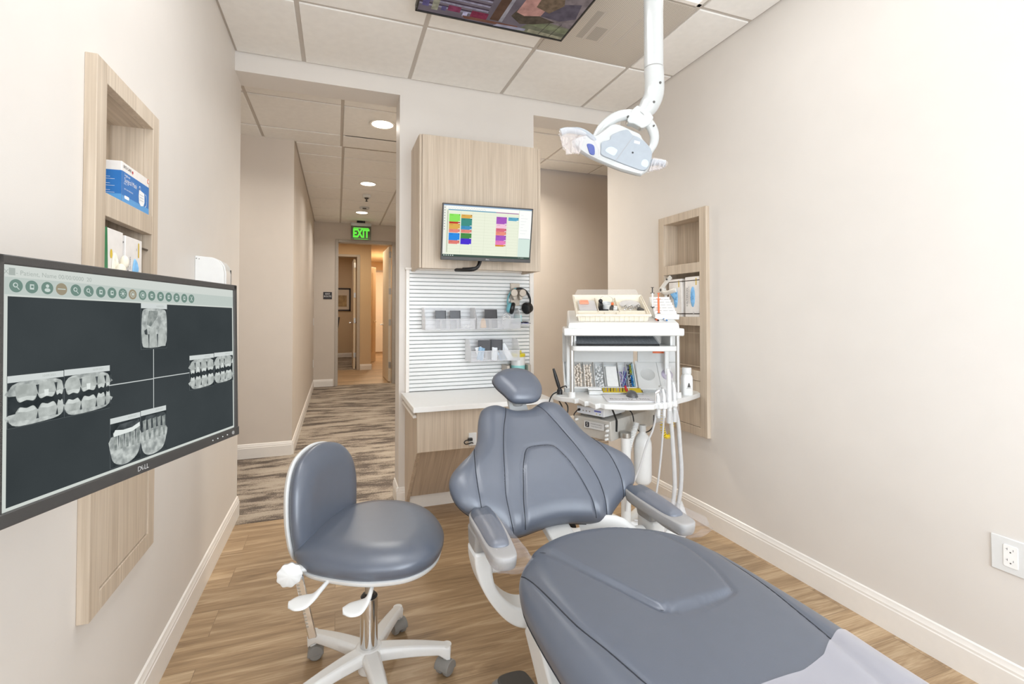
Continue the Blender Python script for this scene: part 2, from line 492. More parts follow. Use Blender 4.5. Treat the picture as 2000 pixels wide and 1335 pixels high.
win = thing('added_window', 'unseen white framed window added in the left wall to light the right wall', 'window', (XL-.07, (LY0+LY1)/2, LZ0)); struct(win)  # out-of-view window, added to throw side light on the right wall
b = MB()
for (a, c, d, e) in ((LY0, LY1, LZ0, LZ0+.05), (LY0, LY1, LZ1-.05, LZ1), (LY0, LY0+.05, LZ0, LZ1), (LY1-.05, LY1, LZ0, LZ1)): b.box(XL-.1, XL-.05, a, c, d, e)
b.build('window_frame', TRIM, win, .004)
b = MB(); b.box(XL-.078, XL-.072, LY0+.04, LY1-.04, LZ0+.04, LZ1-.04); b.build('window_pane', clear('window_glass'), win)

# cross hall and corridor
b = MB(); b.box(-3.2, -.36, 4.6, 4.75, 0, ZC+.05); b.box(-.5, -.36, 4.75, 8.75, 0, ZC+.05); struct(b.build('wall_corridor_left', HALLW, smooth=0))
b = MB(); b.box(1.25, 4.2, 4.66, 4.8, 0, ZC+.05); b.box(1.25, 1.4, 4.8, 8.75, 0, ZC+.05); struct(b.build('wall_corridor_right', HALLW, smooth=0))
b = MB(); b.box(-3.3, -3.2, 3.33, 4.75, 0, ZC+.05); b.box(4.2, 4.3, 3.33, 4.8, 0, ZC+.05); b.box(-3.2, XL-.16, 3.23, 3.33, 0, ZC+.05); b.box(XR+.16, 4.2, 3.23, 3.33, 0, ZC+.05)
struct(b.build('wall_hall_ends', HALLW, smooth=0))
DX0, DX1, DZ = .02, .905, 2.41
b = MB(); b.box(-.5, DX0-.02, 8.6, 8.74, 0, ZC+.05); b.box(DX1+.02, 1.4, 8.6, 8.74, 0, ZC+.05); b.box(DX0-.02, DX1+.02, 8.6, 8.74, DZ+.02, ZC+.05)
struct(b.build('wall_corridor_end', HALLW, smooth=0))
# inner hall beyond the end door
IX0, IX1, IZ = -.38, .40, 2.42
b = MB(); b.box(-1.6, IX0-.03, 10.85, 10.97, 0, 2.8); b.box(IX1+.03, .695, 10.85, 10.97, 0, 2.8); b.box(IX0-.03, IX1+.03, 10.85, 10.97, IZ+.03, 2.8)
b.box(.60, .695, 10.97, 15.0, 0, 2.8); b.box(-.9, .60, 14.02, 14.1, 0, 2.8); b.box(-1.7, -1.6, 8.74, 10.97, 0, 2.8); b.box(-.9, -.8, 10.97, 14.1, 0, 2.8)
b.box(1.45, 1.6, 8.74, 15.2, 0, 2.8); b.box(.6, 1.6, 15.02, 15.2, 0, 2.8); b.box(1.4, 1.5, 8.6, 8.74, 0, 2.8); b.box(-1.6, -.5, 8.6, 8.74, 0, 2.8)
struct(b.build('wall_inner_hall', paint('inner_hall_paint', (216, 192, 158), .6, var=.01), smooth=0))
b = MB(); b.box(-1.7, 1.6, 8.74, 15.2, 2.745, 2.8); struct(b.build('ceiling', paint('inner_hall_ceiling_paint', (222, 210, 192), .8), smooth=0))

# ------------------------------------------------------------------ ceilings
GX = [-.195+.626*k for k in range(-6, 8)]
GY = [2.525-.622*k for k in range(7, -1, -1)]
def ceiling(x0, x1, y0, y1, xs, ys, skip=()):
    """tegular lay-in tiles hanging a little below their bars"""
    b = MB()
    xs = [x0]+[x for x in xs if x0+.03 < x < x1-.03]+[x1]; ys = [y0]+[y for y in ys if y0+.03 < y < y1-.03]+[y1]
    g = .0115
    for i in range(len(xs)-1):
        for j in range(len(ys)-1):
            cx, cy = (xs[i]+xs[i+1])/2, (ys[j]+ys[j+1])/2
            if any(a < cx < c and d < cy < e for a, c, d, e in skip): continue
            b.box(xs[i]+g, xs[i+1]-g, ys[j]+g, ys[j+1]-g, ZC-.007, ZC+.02)
    o = struct(b.build('ceiling', TILE, bevel=.003, loc=((x0+x1)/2, (y0+y1)/2, ZC)))
    b = MB(); b.box(x0, x1, y0, y1, ZC+.0, ZC+.03)
    q = b.build('ceiling_grid', TBAR, o, smooth=0)
    return o
ceiling(XL, XR, YW, YB, GX, GY, skip=[(1.06, 1.68, 1.91, 2.52), (1.06, 1.68, .67, 1.90), (-.19, .43, .67, 1.90)])
CY = [4.325+.622*k for k in range(-1, 8)]
ceiling(-3.2, 4.2, 3.34, 4.63, [.03+.634*k for k in range(-6, 8)], CY, skip=[])
ceiling(-.36, 1.25, 4.63, 8.6, [.045, .685], CY, skip=[])

# ------------------------------------------------------------------ skirting boards
def skirting(name, pts, side):
    """moulded board along a floor line; side = inward normal"""
    (x0, y0), (x1, y1) = pts; d = Vector((x1-x0, y1-y0, 0)); L = d.length; d.normalize(); n = Vector((side[0], side[1], 0))
    prof = [(0, 0), (.014, 0), (.014, .088), (.0115, .092), (.0115, .1), (.008, .106), (.006, .118), (0, .122)]
    b = MB(); rings = []
    for t in (0, L):
        rings.append([(x0+d.x*t+n.x*p, y0+d.y*t+n.y*p, z) for p, z in prof])
    b.loft(rings)
    return struct(b.build(name, TRIM, smooth=25))
skirting('baseboard_left', ((XL, YW), (XL, 3.33)), (1, 0))
skirting('baseboard_right', ((XR, YW), (XR, 3.33)), (-1, 0))
skirting('baseboard_hall_left', ((-3.2, 4.6), (-.36, 4.6)), (0, -1))
skirting('baseboard_hall_right', ((1.25, 4.66), (4.2, 4.66)), (0, -1))
skirting('baseboard_corridor_left', ((-.36, 4.6), (-.36, 8.6)), (1, 0))
skirting('baseboard_corridor_right', ((1.25, 4.66), (1.25, 8.6)), (-1, 0))
skirting('baseboard_corridor_end', ((-.36, 8.6), (-.055, 8.6)), (0, -1))
skirting('baseboard_jamb', ((.374, YB-.012), (.374, 3.34)), (-1, 0))
skirting('baseboard_pier', ((.36, YB), (.415, YB)), (0, -1))
skirting('baseboard_inner_hall', ((.47, 10.85), (.71, 10.85)), (0, -1))
skirting('baseboard_office', ((-.8, 14.02), (.6, 14.02)), (0, -1))
skirting('baseboard_inner_left', ((.695, 10.97), (.695, 15.0)), (1, 0))

# ------------------------------------------------------------------ daylight and lamps
def area(name, loc, rot, sx, sy, power, rgb, shape='RECTANGLE', spread=180):
    l = bpy.data.lights.new(name, 'AREA'); l.shape = shape; l.size = sx
    if shape in ('RECTANGLE', 'ELLIPSE'): l.size_y = sy
    l.energy = power; l.color = rgb; l.spread = math.radians(spread)
    o = bpy.data.objects.new(name, l); COL.objects.link(o); o.location = loc; o.rotation_euler = rot
    return o
area('window_daylight', ((WX0+WX1)/2, YW-.2, (WZ0+WZ1)/2), (math.radians(90), 0, 0), WX1-WX0-.1, WZ1-WZ0-.1, 74, (.87, .935, 1))
area('added_window_light', (XL-.2, (LY0+LY1)/2, (LZ0+LZ1)/2), (math.radians(90), 0, math.radians(-90)), LY1-LY0-.1, LZ1-LZ0-.1, 30, (.87, .935, 1))  # added side light, shines in through the made-up left opening
def ceiling_panel(x0, x1, y0, y1, label, power):
    t = thing('ceiling_light', label, 'ceiling light', ((x0+x1)/2, (y0+y1)/2, ZC-.02))
    b = MB()
    for a, c, d, e in ((x0, x1, y0, y0+.02), (x0, x1, y1-.02, y1), (x0, x0+.02, y0, y1), (x1-.02, x1, y0, y1)): b.box(a, c, d, e, ZC-.012, ZC+.02)
    b.build('light_frame', TRIM, t)
    b = MB(); b.box(x0+.02, x1-.02, y0+.02, y1-.02, ZC-.004, ZC+.01); b.build('diffuser', glow('panel_diffuser', (255, 250, 242), 1.1), t)
    area('panel_lamp', ((x0+x1)/2, (y0+y1)/2, ZC-.014), (0, 0, 0), x1-x0-.06, y1-y0-.06, power, (.97, .98, 1))
g = .012
ceiling_panel(1.057+g, 1.683-g, .659+g, 1.903-g, 'white lay-in ceiling light panel behind the pole lamp', 3)
ceiling_panel(-.195+g, .431-g, .659+g, 1.903-g, 'unseen white lay-in ceiling light panel added left of the ceiling screen', 10)  # second panel, out of view, added to balance the lighting from above
def downlight(x, y, label, power, rgb=(1, .965, .91)):
    t = thing('downlight', label, 'recessed light', (x, y, ZC-.012), group='downlights along the corridor ceiling')
    b = MB(); b.lathe([(.083, ZC-.007), (.1, ZC-.008), (.102, ZC-.012), (.098, ZC-.016), (.083, ZC-.012)], (x, y, 0), 36, cap=False); b.build('trim_ring', TRIM, t)
    b = MB(); b.lathe([(.001, ZC-.010), (.083, ZC-.010), (.083, ZC-.008), (.001, ZC-.008)], (x, y, 0), 36); b.build('lens', glow('downlight_lens', (255, 246, 228), 6.), t)
    area('downlight_lamp', (x, y, ZC-.02), (0, 0, 0), .15, .15, power, rgb, 'DISK', 150)
downlight(.335, 3.96, 'round lit downlight nearest the opening, beside the camera dome', 9)
downlight(.335, 5.86, 'round lit downlight in the middle of the corridor, before the sprinkler', 7)
downlight(.345, 7.58, 'round lit downlight at the corridor end, before the exit sign', 9)
downlight(1.36, 4.2, 'round lit downlight over the hall to the right, behind the hanging lamp', 26, (1, .92, .8))
downlight(-1.4, 3.96, 'round lit downlight over the hall to the left, hidden behind the left wall', 7)
area('inner_hall_lamp', (.3, 9.7, 2.7), (0, 0, 0), .5, .5, 16, (1, .83, .6))
area('inner_corridor_lamp', (1.15, 13.2, 2.7), (0, 0, 0), .3, .9, 34, (1, .86, .66))
area('office_lamp', (0, 12.4, 2.7), (0, 0, 0), .5, .5, 8, (1, .93, .85))

w = bpy.data.worlds.new('world'); SC.world = w; w.use_nodes = True
sk = w.node_tree.nodes.new('ShaderNodeTexSky'); sk.sky_type = 'NISHITA'; sk.sun_elevation = math.radians(50); sk.sun_disc = False
w.node_tree.links.new(sk.outputs[0], w.node_tree.nodes['Background'].inputs[0]); w.node_tree.nodes['Background'].inputs[1].default_value = .1

# ------------------------------------------------------------------ camera
cam = bpy.data.cameras.new('camera'); co = bpy.data.objects.new('camera', cam); COL.objects.link(co); SC.camera = co
cam.sensor_width = 36; cam.lens = 941.2274/2000*36; cam.shift_y = -(667.5-592.0706)/2000; cam.clip_start = .02
yw, pt, rl = .348537195, .0188587592, -.000419602631
fw = Vector((math.sin(yw)*math.cos(pt), math.cos(yw)*math.cos(pt), math.sin(pt))); r0 = Vector((math.cos(yw), -math.sin(yw), 0)); u0 = r0.cross(fw)
rr = r0*math.cos(rl)+u0*math.sin(rl); uu = -r0*math.sin(rl)+u0*math.cos(rl)
co.matrix_world = frame((0, 0, 1.23), rr, uu, -fw)
vs = SC.view_settings; vs.view_transform = 'Standard'; vs.look = 'None'; vs.gamma = 1; vs.use_curve_mapping = False; vs.exposure = .25
SC.cycles.max_bounces = 10; SC.cycles.diffuse_bounces = 6; SC.cycles.transparent_max_bounces = 16
SC.cycles.use_denoising = True
# ------------------------------------------------------------------ recessed niche cabinets
GAP = paint('shadow_gap', (96, 84, 70), .8)
ROD = paint('dark_steel_rod', (92, 86, 80), .3, .9)
def niche(s, xw, y0, y1, o0, o1, label, doorknob=False):
    """oak frame proud of the wall (towards s), three open shelves over a door"""
    z0, z1 = .508, 1.845; f = xw+s*.025; bk = xw-s*.085
    t = thing('wall_niche_cabinet', label, 'cabinet', (xw, (y0+y1)/2, z0), group='oak niche cabinets facing each other')
    b = MB()
    for ya, yb, za, zb in ((y0, o0, z0, z1), (o1, y1, z0, z1), (o0, o1, 1.796, z1), (o0, o1, 1.469, 1.526), (o0, o1, 1.151, 1.2025), (o0, o1, .829, .885), (o0, o1, z0, .557)):
        b.box(xw-s*.0, f, ya, yb, za, zb)
    b.build('face_frame', OAK, t, .0012)
    b = MB()
    b.box(bk-s*.012, bk, o0-.02, o1+.02, .55, 1.81)
    b.build('back_panel', wood('pale_oak_laminate_back', (160, 143, 123), (206, 190, 170)), t, smooth=0)
    b = MB()
    b.box(bk, xw, o0-.016, o0, .55, 1.81); b.box(bk, xw, o1, o1+.016, .55, 1.81)
    b.build('side_panel', OAK, t, smooth=0)
    for z in (1.796, 1.508, 1.469-.001, 1.184, 1.151-.001, .867):
        top = z in (1.796, 1.468, 1.15)
        b = MB(); b.box(bk, xw, o0, o1, z, z+(.014 if z == 1.796 else .018)) if z in (1.796, 1.508, 1.184, .867) else None
        if b.v: b.build('shelf', OAKX, t, smooth=0)
    b = MB(); b.box(xw-s*.01, f-s*.0035, o0+.0025, o1-.0025, .5595, .8265)
    d = b.build('cabinet_door', OAK, t, .001)
    b = MB(); b.box(xw-s*.014, xw-s*.012, o0, o1, .557, .829); b.build('door_gap', GAP, t, smooth=0)
    for zr in (1.422, 1.222):
        b = MB(); b.cyl((xw+s*.012, o0, zr), (xw+s*.012, o1, zr), .0035, n=10); b.build('guard_rod', ROD, t)
    return t
niche(1, XL, 1.400, 1.822, 1.453, 1.772, 'pale oak niche cabinet on the left wall, half hidden by the large screen')
nr = niche(-1, XR, 2.220, 2.656, 2.276, 2.602, 'pale oak niche cabinet on the right wall behind the white cart')
b = MB(); b.box(XR+.004, XR+.02, 2.276, 2.602, 1.105, 1.108); b.build('lip_strip', OAKX, nr, smooth=0)
b = MB(); b.box(XR+.004, XR+.02, 2.276, 2.602, .905, .908); b.build('lip_strip', OAKX, nr, smooth=0)

# carton helper: box with printed faces. frame of the printed front: x along front, y up, z out
def carton(name, label, cat, M, w, h, d, col, group=None):
    t = thing(name, label, cat, M.translation, M.to_3x3().to_4x4(), group)
    b = MB(M); b.box(0, w, 0, h, -d, 0); b.build('carton', col, t, .0015)
    return t
WCARD = paint('white_card', (238, 234, 230), .5)
BLUEC = paint('blue_print', (48, 118, 190), .45); LBLUE = paint('light_blue_print', (92, 160, 218), .45); INKW = paint('white_print', (245, 246, 248), .5)
INK = paint('black_print', (44, 44, 52), .5); RED = paint('red_print', (190, 40, 50), .5); ORG = paint('orange_print', (233, 112, 60), .5)
GREEN = paint('green_print', (28, 120, 72), .5); YEL = paint('yellow_print', (222, 190, 50), .5); GINK = paint('grey_print', (120, 118, 122), .5)
NITB = paint('blue_nitrile_glove', (128, 182, 224), .5, var=.12, scale=60, bump=.4, bscale=60); NITW = paint('cream_latex_glove', (236, 230, 214), .55, var=.05, scale=60)
# mask box, left niche, top shelf
M = frame((-.541, 1.556, 1.5265), (0, 1, 0), (0, 0, 1), (1, 0, 0))
t = carton('mask_box', 'blue and white box of surgical masks on the top shelf of the left niche', 'box', M, .196, .108, .09, WCARD)
a = Flat(M, .0003)
a.rect(0, 0, .196, .083, BLUEC); a.rect(0, 0, .196, .018, LBLUE, 1)
a.text(.036, .096, 'BYD CARE', .011, INK, 1); a.poly([(.066, .096), (.071, .1), (.076, .096), (.071, .089)], RED, 1)
a.text(.034, .075, 'Single-use', .0095, INKW, 2); a.text(.058, .0615, 'Surgical Mask', .0185, INKW, 2, sx=.86); a.text(.02, .051, '50 PCS', .006, INKW, 2)
a.text(.044, .037, 'SOFT & EASY BREATHING', .0052, INKW, 2); a.poly(rrect(.032, .009, .004, 4, .032, .0155), INKW, 2)
mk = [(.118, .062), (.136, .058), (.158, .056), (.16, .03), (.152, .018), (.132, .014), (.118, .022), (.115, .04)]
a.poly(mk, INKW, 2)
for k in range(3): a.rect(.122, .03+.008*k, .152, .0308+.008*k, GINK, 3)
a.disc(.188, .1, .007, ORG, 1); a.disc(.188, .1, .005, WCARD, 2)
for k in range(14):
    p, q = .166+.012*math.cos(PI*(k/13-.5)), .037+.018*math.sin(PI*(k/13-.5)); a.rect(p-.001, q-.0014, p+.001, q+.0014, INKW, 2)
a.disc(.123, .064, .006, INKW, 2); a.disc(.123, .064, .004, BLUEC, 3)
a.build('front_print', t)
M2 = frame((-.541-.09, 1.556, 1.5265), (1, 0, 0), (0, 0, 1), (0, -1, 0)); a = Flat(M2, .0003)
a.rect(0, 0, .09, .083, BLUEC); a.rect(0, 0, .09, .02, LBLUE, 1)
for k in range(9): a.rect(.01, .07-.006*k, .055+.02*((k*7) % 3)/2, .0708-.006*k, INKW, 2)
a.build('side_print', t)

# glove boxes
def glove_box(label, M, w, h, d, style, group):
    t = carton('glove_box', label, 'box', M, w, h, d, WCARD, group)
    a = Flat(M, .0003)
    if style == 'green':
        a.poly([(0, 0), (.034, 0), (.03, .12), (.022, h), (0, h)], GREEN); a.poly([(.034, 0), (.038, 0), (.034, .12), (.03, .12)], YEL, 0)
        a.text(.024, .085, 'FULLY TEXTURED', .011, INKW, 1, PI/2); a.text(.013, .08, 'Powder Free Gloves', .008, INKW, 1, PI/2)
        a.disc(.046, .178, .007, YEL, 1, .012); a.text(.088, .14, 'GLOVES', .013, INK, 1, PI/2)
    else:
        a.text(.018, h*.5, 'CRITERION', .0165, INK, 1, PI/2, 1.35); a.text(.033, h*.55, 'NITRILE EXAM GLOVES', .0085, GINK, 1, PI/2, 1.2)
        a.rect(w-.03, h-.052, w-.022, h-.01, YEL, 1); a.text(w-.04, h-.03, 'PF', .008, GINK, 1, PI/2)
        a.rect(0, .016, w, .0165, GINK, 1); a.disc(w*.6, .021, .008, GINK, 1); a.disc(w*.6, .021, .0068, WCARD, 2)
    a.build('front_print', t)
    sx = .058 if style != 'green' else .066
    gm = NITB if style != 'green' else NITW
    b = MB(M)
    rings = []
    for j in range(7):
        q = j/6; r = math.cos(q*PI/2*.96)
        rings.append([(w*.55+.019*r*math.cos(2*PI*k/28), h*.5+.062*r*math.sin(2*PI*k/28), .0008+.007*math.sin(q*PI/2)+.0035*math.sin(3*k+5*q)*q) for k in range(28)])
    b.loft(rings); g = b.build('glove_slot', gm, t)
    if style == 'tail':
        b = MB(M); b.loft([[(w*.5+.02*math.cos(2*PI*k/12)*(1-q)-.012*q, h*.58+.03*math.sin(2*PI*k/12)*(1-q)+.01*q, .006+.022*q+.004*math.sin(4*k)) for k in range(12)] for q in (0, .35, .7, .97)])
        b.build('glove_tip', gm, g)
    if style == 'green':
        b = MB(M); b.ball((.066, .135, .014), .02, sc=(.75, 1, .6)); b.ball((.078, .16, .018), .016, sc=(.6, 1.1, .6)); b.ball((.056, .11, .012), .018, sc=(.7, 1.2, .5)); b.build('glove_tip', gm, g, smooth=80)
    return t
LF = lambda y: frame((-.543, y, 1.2025), (0, 1, 0), (0, 0, 1), (1, 0, 0))
glove_box('green and white glove box on the middle shelf of the left niche', LF(1.458), .118, .242, .08, 'green', 'glove boxes in the left niche')
glove_box('white glove box with blue gloves, right of the green one in the left niche', LF(1.592), .118, .238, .08, 'blue', 'glove boxes in the left niche')
RF = lambda y: frame((2.006, y, 1.2025), (0, -1, 0), (0, 0, 1), (-1, 0, 0))
glove_box('white glove box with a blue glove poking out, left one in the right niche', RF(2.566), .122, .236, .08, 'tail', 'glove boxes in the right niche')
glove_box('white glove box with flat blue opening, right one in the right niche', RF(2.412), .122, .242, .08, 'blue', 'glove boxes in the right niche')

# ------------------------------------------------------------------ hand towel dispenser on the left wall
t = thing('towel_dispenser', 'white wall dispenser with rounded top above the large screen', 'dispenser', (XL, 2.43, 1.16))
prof = [(0, 1.16), (.085, 1.16), (.1, 1.19), (.108, 1.3), (.108, 1.40), (.102, 1.43), (.088, 1.452), (.065, 1.464), (0, 1.47)]
b = MB(); b.loft([[(XL+p, y, z) for p, z in prof] for y in (2.352, 2.372)]); b.build('end_cap', WHITE, t, .003)
b = MB(); b.loft([[(XL+p*1.04, y, z) for p, z in prof] for y in (2.374, 2.49)]); b.build('front_cover', WHITE, t, .004)
b = MB(); b.loft([[(XL+p, y, z) for p, z in prof] for y in (2.492, 2.512)]); b.build('end_cap', WHITE, t, .003)
b = MB(); b.box(XL+.109, XL+.1135, 2.47, 2.474, 1.2, 1.42); b.build('window_slot', BLACK, t, smooth=0)
b = MB(); b.cyl((XL+.006, 2.3515, 1.458), (XL+.006, 2.3525, 1.458), .003, n=8); b.cyl((XL+.016, 2.3515, 1.456), (XL+.016, 2.3525, 1.456), .0025, n=8); b.build('lock_screw', GREY, t)

# ------------------------------------------------------------------ upper cabinet, slat panel, counter on the back wall
UX0, UX1, UY, UZ0, UZ1 = .447, 1.222, 2.82, 1.492, 2.276
t = thing('upper_cabinet', 'pale oak upper cabinet with one wide door behind the schedule screen', 'cabinet', ((UX0+UX1)/2, 3.0, UZ0))
b = MB()
b.box(UX0, UX0+.02, UY+.022, YB, UZ0, UZ1); b.box(UX1-.02, UX1, UY+.022, YB, UZ0, UZ1); b.box(UX0+.02, UX1-.02, UY+.024, YB, UZ1-.02, UZ1-.002); b.box(UX0+.02, UX1-.02, UY+.05, YB, UZ0+.02, UZ0+.035); b.box(UX0+.02, UX1-.02, YB-.02, YB, UZ0, UZ0+.3)
b.build('carcass', OAK, t, .0008)
b = MB(); b.box(UX0+.018, UX1-.022, UY, UY+.019, UZ0-.002, UZ1+.002); b.build('cabinet_door', OAK, t, .0012)
b = MB(); b.box(UX0+.002, UX0+.0155, UY+.0, UY+.022, UZ0, UZ1); b.build('filler_strip', OAK, t, .0008)
b = MB(); b.box(UX1-.019, UX1-.001, UY+.006, UY+.022, UZ0, UZ1); b.build('filler_strip', OAK, t, .0008)
b = MB(); b.box(UX0+.016, UX0+.018, UY+.014, UY+.02, UZ0, UZ1); b.build('door_gap', BLACK, t, smooth=0)

# slat panel
SX0, SX1, SZ0, SZ1, SY = .413, 1.292, .722, 1.502, YB
SLATM = paint('white_slat_enamel', (238, 240, 240), .3, var=.01)
t = thing('slat_panel', 'white slatted tool panel on the back wall under the oak cabinet', 'wall panel', ((SX0+SX1)/2, YB, SZ0))
b = MB(); b.box(SX0, SX0+.022, SY-.03, SY, SZ0, SZ1); b.box(SX1-.03, SX1, SY-.03, SY, SZ0, SZ1); b.box(SX0-.006, SX1+.004, SY-.034, SY, SZ1, SZ1+.016); b.build('edge_frame', TRIM, t, .002)
b = MB(); b.box(SX0+.02, SX1-.028, SY-.008, SY, SZ0, SZ1); b.build('backing', paint('panel_groove_grey', (168, 172, 172), .6), t, smooth=0)
b = MB(); n = 31; ph = (SZ1-SZ0)/n
for k in range(n):
    z = SZ0+k*ph
    pr = [(SY-.008, z+.002), (SY-.019, z+.0035), (SY-.0225, z+.006), (SY-.0225, z+ph-.0012), (SY-.016, z+ph-.0002), (SY-.008, z+ph-.0002)]
    b.loft([[(x, y, zz) for y, zz in pr] for x in (SX0+.022, SX1-.031)])
b.build('slats', SLATM, t, smooth=20)

# lower cabinet and worktop
b = MB(); b.box(.386, 1.205, 2.60, YB-.022, .694, .722)
tag(b.build('worktop', paint('white_solid_surface', (244, 244, 242), .35, var=.012), bevel=.002), 'white worktop under the slat panel, above the oak cabinet', 'worktop')
t = thing('base_cabinet', 'pale oak base cabinet with recessed lower front and white toe kick', 'cabinet', (.8, 2.9, 0))
b = MB(); pr = [(YB, 0), (YB-.04, 0), (YB-.11, .1), (2.665, .46), (2.645, .69), (YB, .69)]
b.loft([[(x, y, z) for y, z in pr] for x in (.413, .433)]); b.build('side_panel', OAK, t, .0008)
b = MB(); b.loft([[(x, y, z) for y, z in pr] for x in (1.175, 1.195)]); b.build('side_panel', OAK, t, .0008)
b = MB(); b.box(.409, 1.2, 2.625, 2.644, .474, .692); b.build('drawer_front', OAK, t, .0012)
b = MB(); b.hexa([(.433, 2.69, .46), (1.175, 2.69, .46), (1.175, 2.71, .46), (.433, 2.71, .46), (.433, 2.69, .69), (1.175, 2.69, .69), (1.175, 2.71, .69), (.433, 2.71, .69)]); b.build('apron', OAK, t, smooth=0)
b = MB(); b.hexa([(.433, 3.045, .09), (1.175, 3.045, .09), (1.175, 3.07, .09), (.433, 3.07, .09), (.433, 2.72, .48), (1.175, 2.72, .48), (1.175, 2.75, .48), (.433, 2.75, .48)]); b.build('knee_panel', wood('pale_oak_laminate_sloped', (178, 161, 141), (214, 199, 180), flat=1), t, smooth=0)
b = MB(); b.box(.433, 1.18, 3.08, YB, 0, .1); b.build('toe_kick', TRIM, t, .001)
b = MB(); b.box(.392, .412, 2.652, YB-.022, .655, .67); b.build('side_rail', TRIM, t, .002)
for z in (.10, .12):
    b = MB(); b.cyl((.4335, 3.02-.01*(z-.1)/.02, z+.02), (.4365, 3.02-.01*(z-.1)/.02, z+.02), .003, n=10); b.build('shelf_pin_hole', DGREY, t)
# socket with plugged lead on the drawer front
t = thing('power_socket', 'small socket on the oak drawer front with a looped black plug lead', 'socket', (.715, 2.622, .5))
b = MB(); b.box(.695, .74, 2.617, 2.625, .488, .558); b.build('socket_plate', WHITE, t, .002)
b = MB(); b.box(.688, .712, 2.598, 2.617, .519, .533); b.tube(spline([(.69, 2.605, .524), (.672, 2.6, .523), (.664, 2.598, .514), (.672, 2.6, .504), (.69, 2.606, .503), (.71, 2.61, .506), (.72, 2.618, .50)], 6), .0032, 8); b.build('plug_lead', BLACK, t, .002)

# ------------------------------------------------------------------ large viewing screen on the left
def monitor(name, label, cat, M, w, h, bez, chin, lip):
    t = thing(name, label, cat, M.translation, M.to_3x3().to_4x4())
    b = MB(M)
    W, H = w/2+bez, h/2
    b.box(-W, W, H, H+bez, -.022, .003); b.box(-W, -w/2, -H-chin, H+bez, -.022, .003); b.box(w/2, W, -H-chin, H+bez, -.022, .003)
    b.box(-W-.001, W+.001, -H-chin, -H, -.024, .003+lip); b.box(-W, W, -H-chin, H+bez, -.026, -.004)
    b.build('bezel', paint('charcoal_monitor_plastic', (62, 60, 58), .42, var=.03, bump=.1, bscale=900), t, .0018)
    b = MB(M); b.prism(rrect(w*.7, h*.7, .02), -.05, -.026); b.build('rear_housing', BLACK, t, .004)
    return t
MX = frame((-.3077, 1.0201, 1.1308), (.34608, .93753, -.02139), (-.02327, .03137, .99924), (.93749, -.34532, .03270))
w, h = .498, .311
t = monitor('viewing_screen', 'large black monitor showing dental x-rays on the left wall arm', 'screen', MX, w, h, .0125, .019, .0015)
A_ = Flat(MX, .0002)
U = lambda u, v: ((u-.5)*w, (.5-v)*h)
def R(u0, v0, u1, v1, m, l): A_.poly([U(u0, v1), U(u1, v1), U(u1, v0), U(u0, v0)], m, l)
def P(pts, m, l, n=0): A_.poly([U(*p) for p in (spline(pts, n, True) if n else pts)], m, l)
def xray(name, lo, hi, scale=60):
    if name in MATS: return MATS[name]
    m = glow(name, hi, .8); nt = m.node_tree; e = nt.nodes['Emission']
    tc = nt.nodes.new('ShaderNodeTexCoord'); n = nt.nodes.new('ShaderNodeTexNoise'); n.inputs['Scale'].default_value = scale; n.inputs['Detail'].default_value = 6
    r = nt.nodes.new('ShaderNodeValToRGB'); r.color_ramp.elements[0].position = .35; r.color_ramp.elements[1].position = .65
    r.color_ramp.elements[0].color = lin(lo)+(1,); r.color_ramp.elements[1].color = lin(hi)+(1,)
    nt.links.new(tc.outputs['Object'], n.inputs['Vector']); nt.links.new(n.outputs['Fac'], r.inputs['Fac']); nt.links.new(r.outputs['Color'], e.inputs['Color'])
    return m
PALEUI, BARUI, DARKUI = scr((214, 220, 214)), scr((196, 206, 200)), xray('screen_black', (58, 64, 66), (66, 72, 74), 5)
R(0, 0, 1, 1, PALEUI, 0); R(.004, .05, .998, .122, BARUI, 1); R(.012, .130, .992, .986, DARKUI, 1)
TXT, IC, ICB, ICH = scr((176, 184, 178)), scr((118, 144, 134)), scr((160, 150, 128)), scr((206, 218, 212))
A_.rect(*U(.014, .042), *U(.03, .012), TXT, 2); A_.text(*U(.118, .03), 'DEXIS - Patient, Name 00/00/0000  20', .0088, TXT, 2)
ix = [.032, .073, .116, .158, .203, .246, .289, .331, .374, .415, .459, .501, .544, .586, .628, .671, .713]
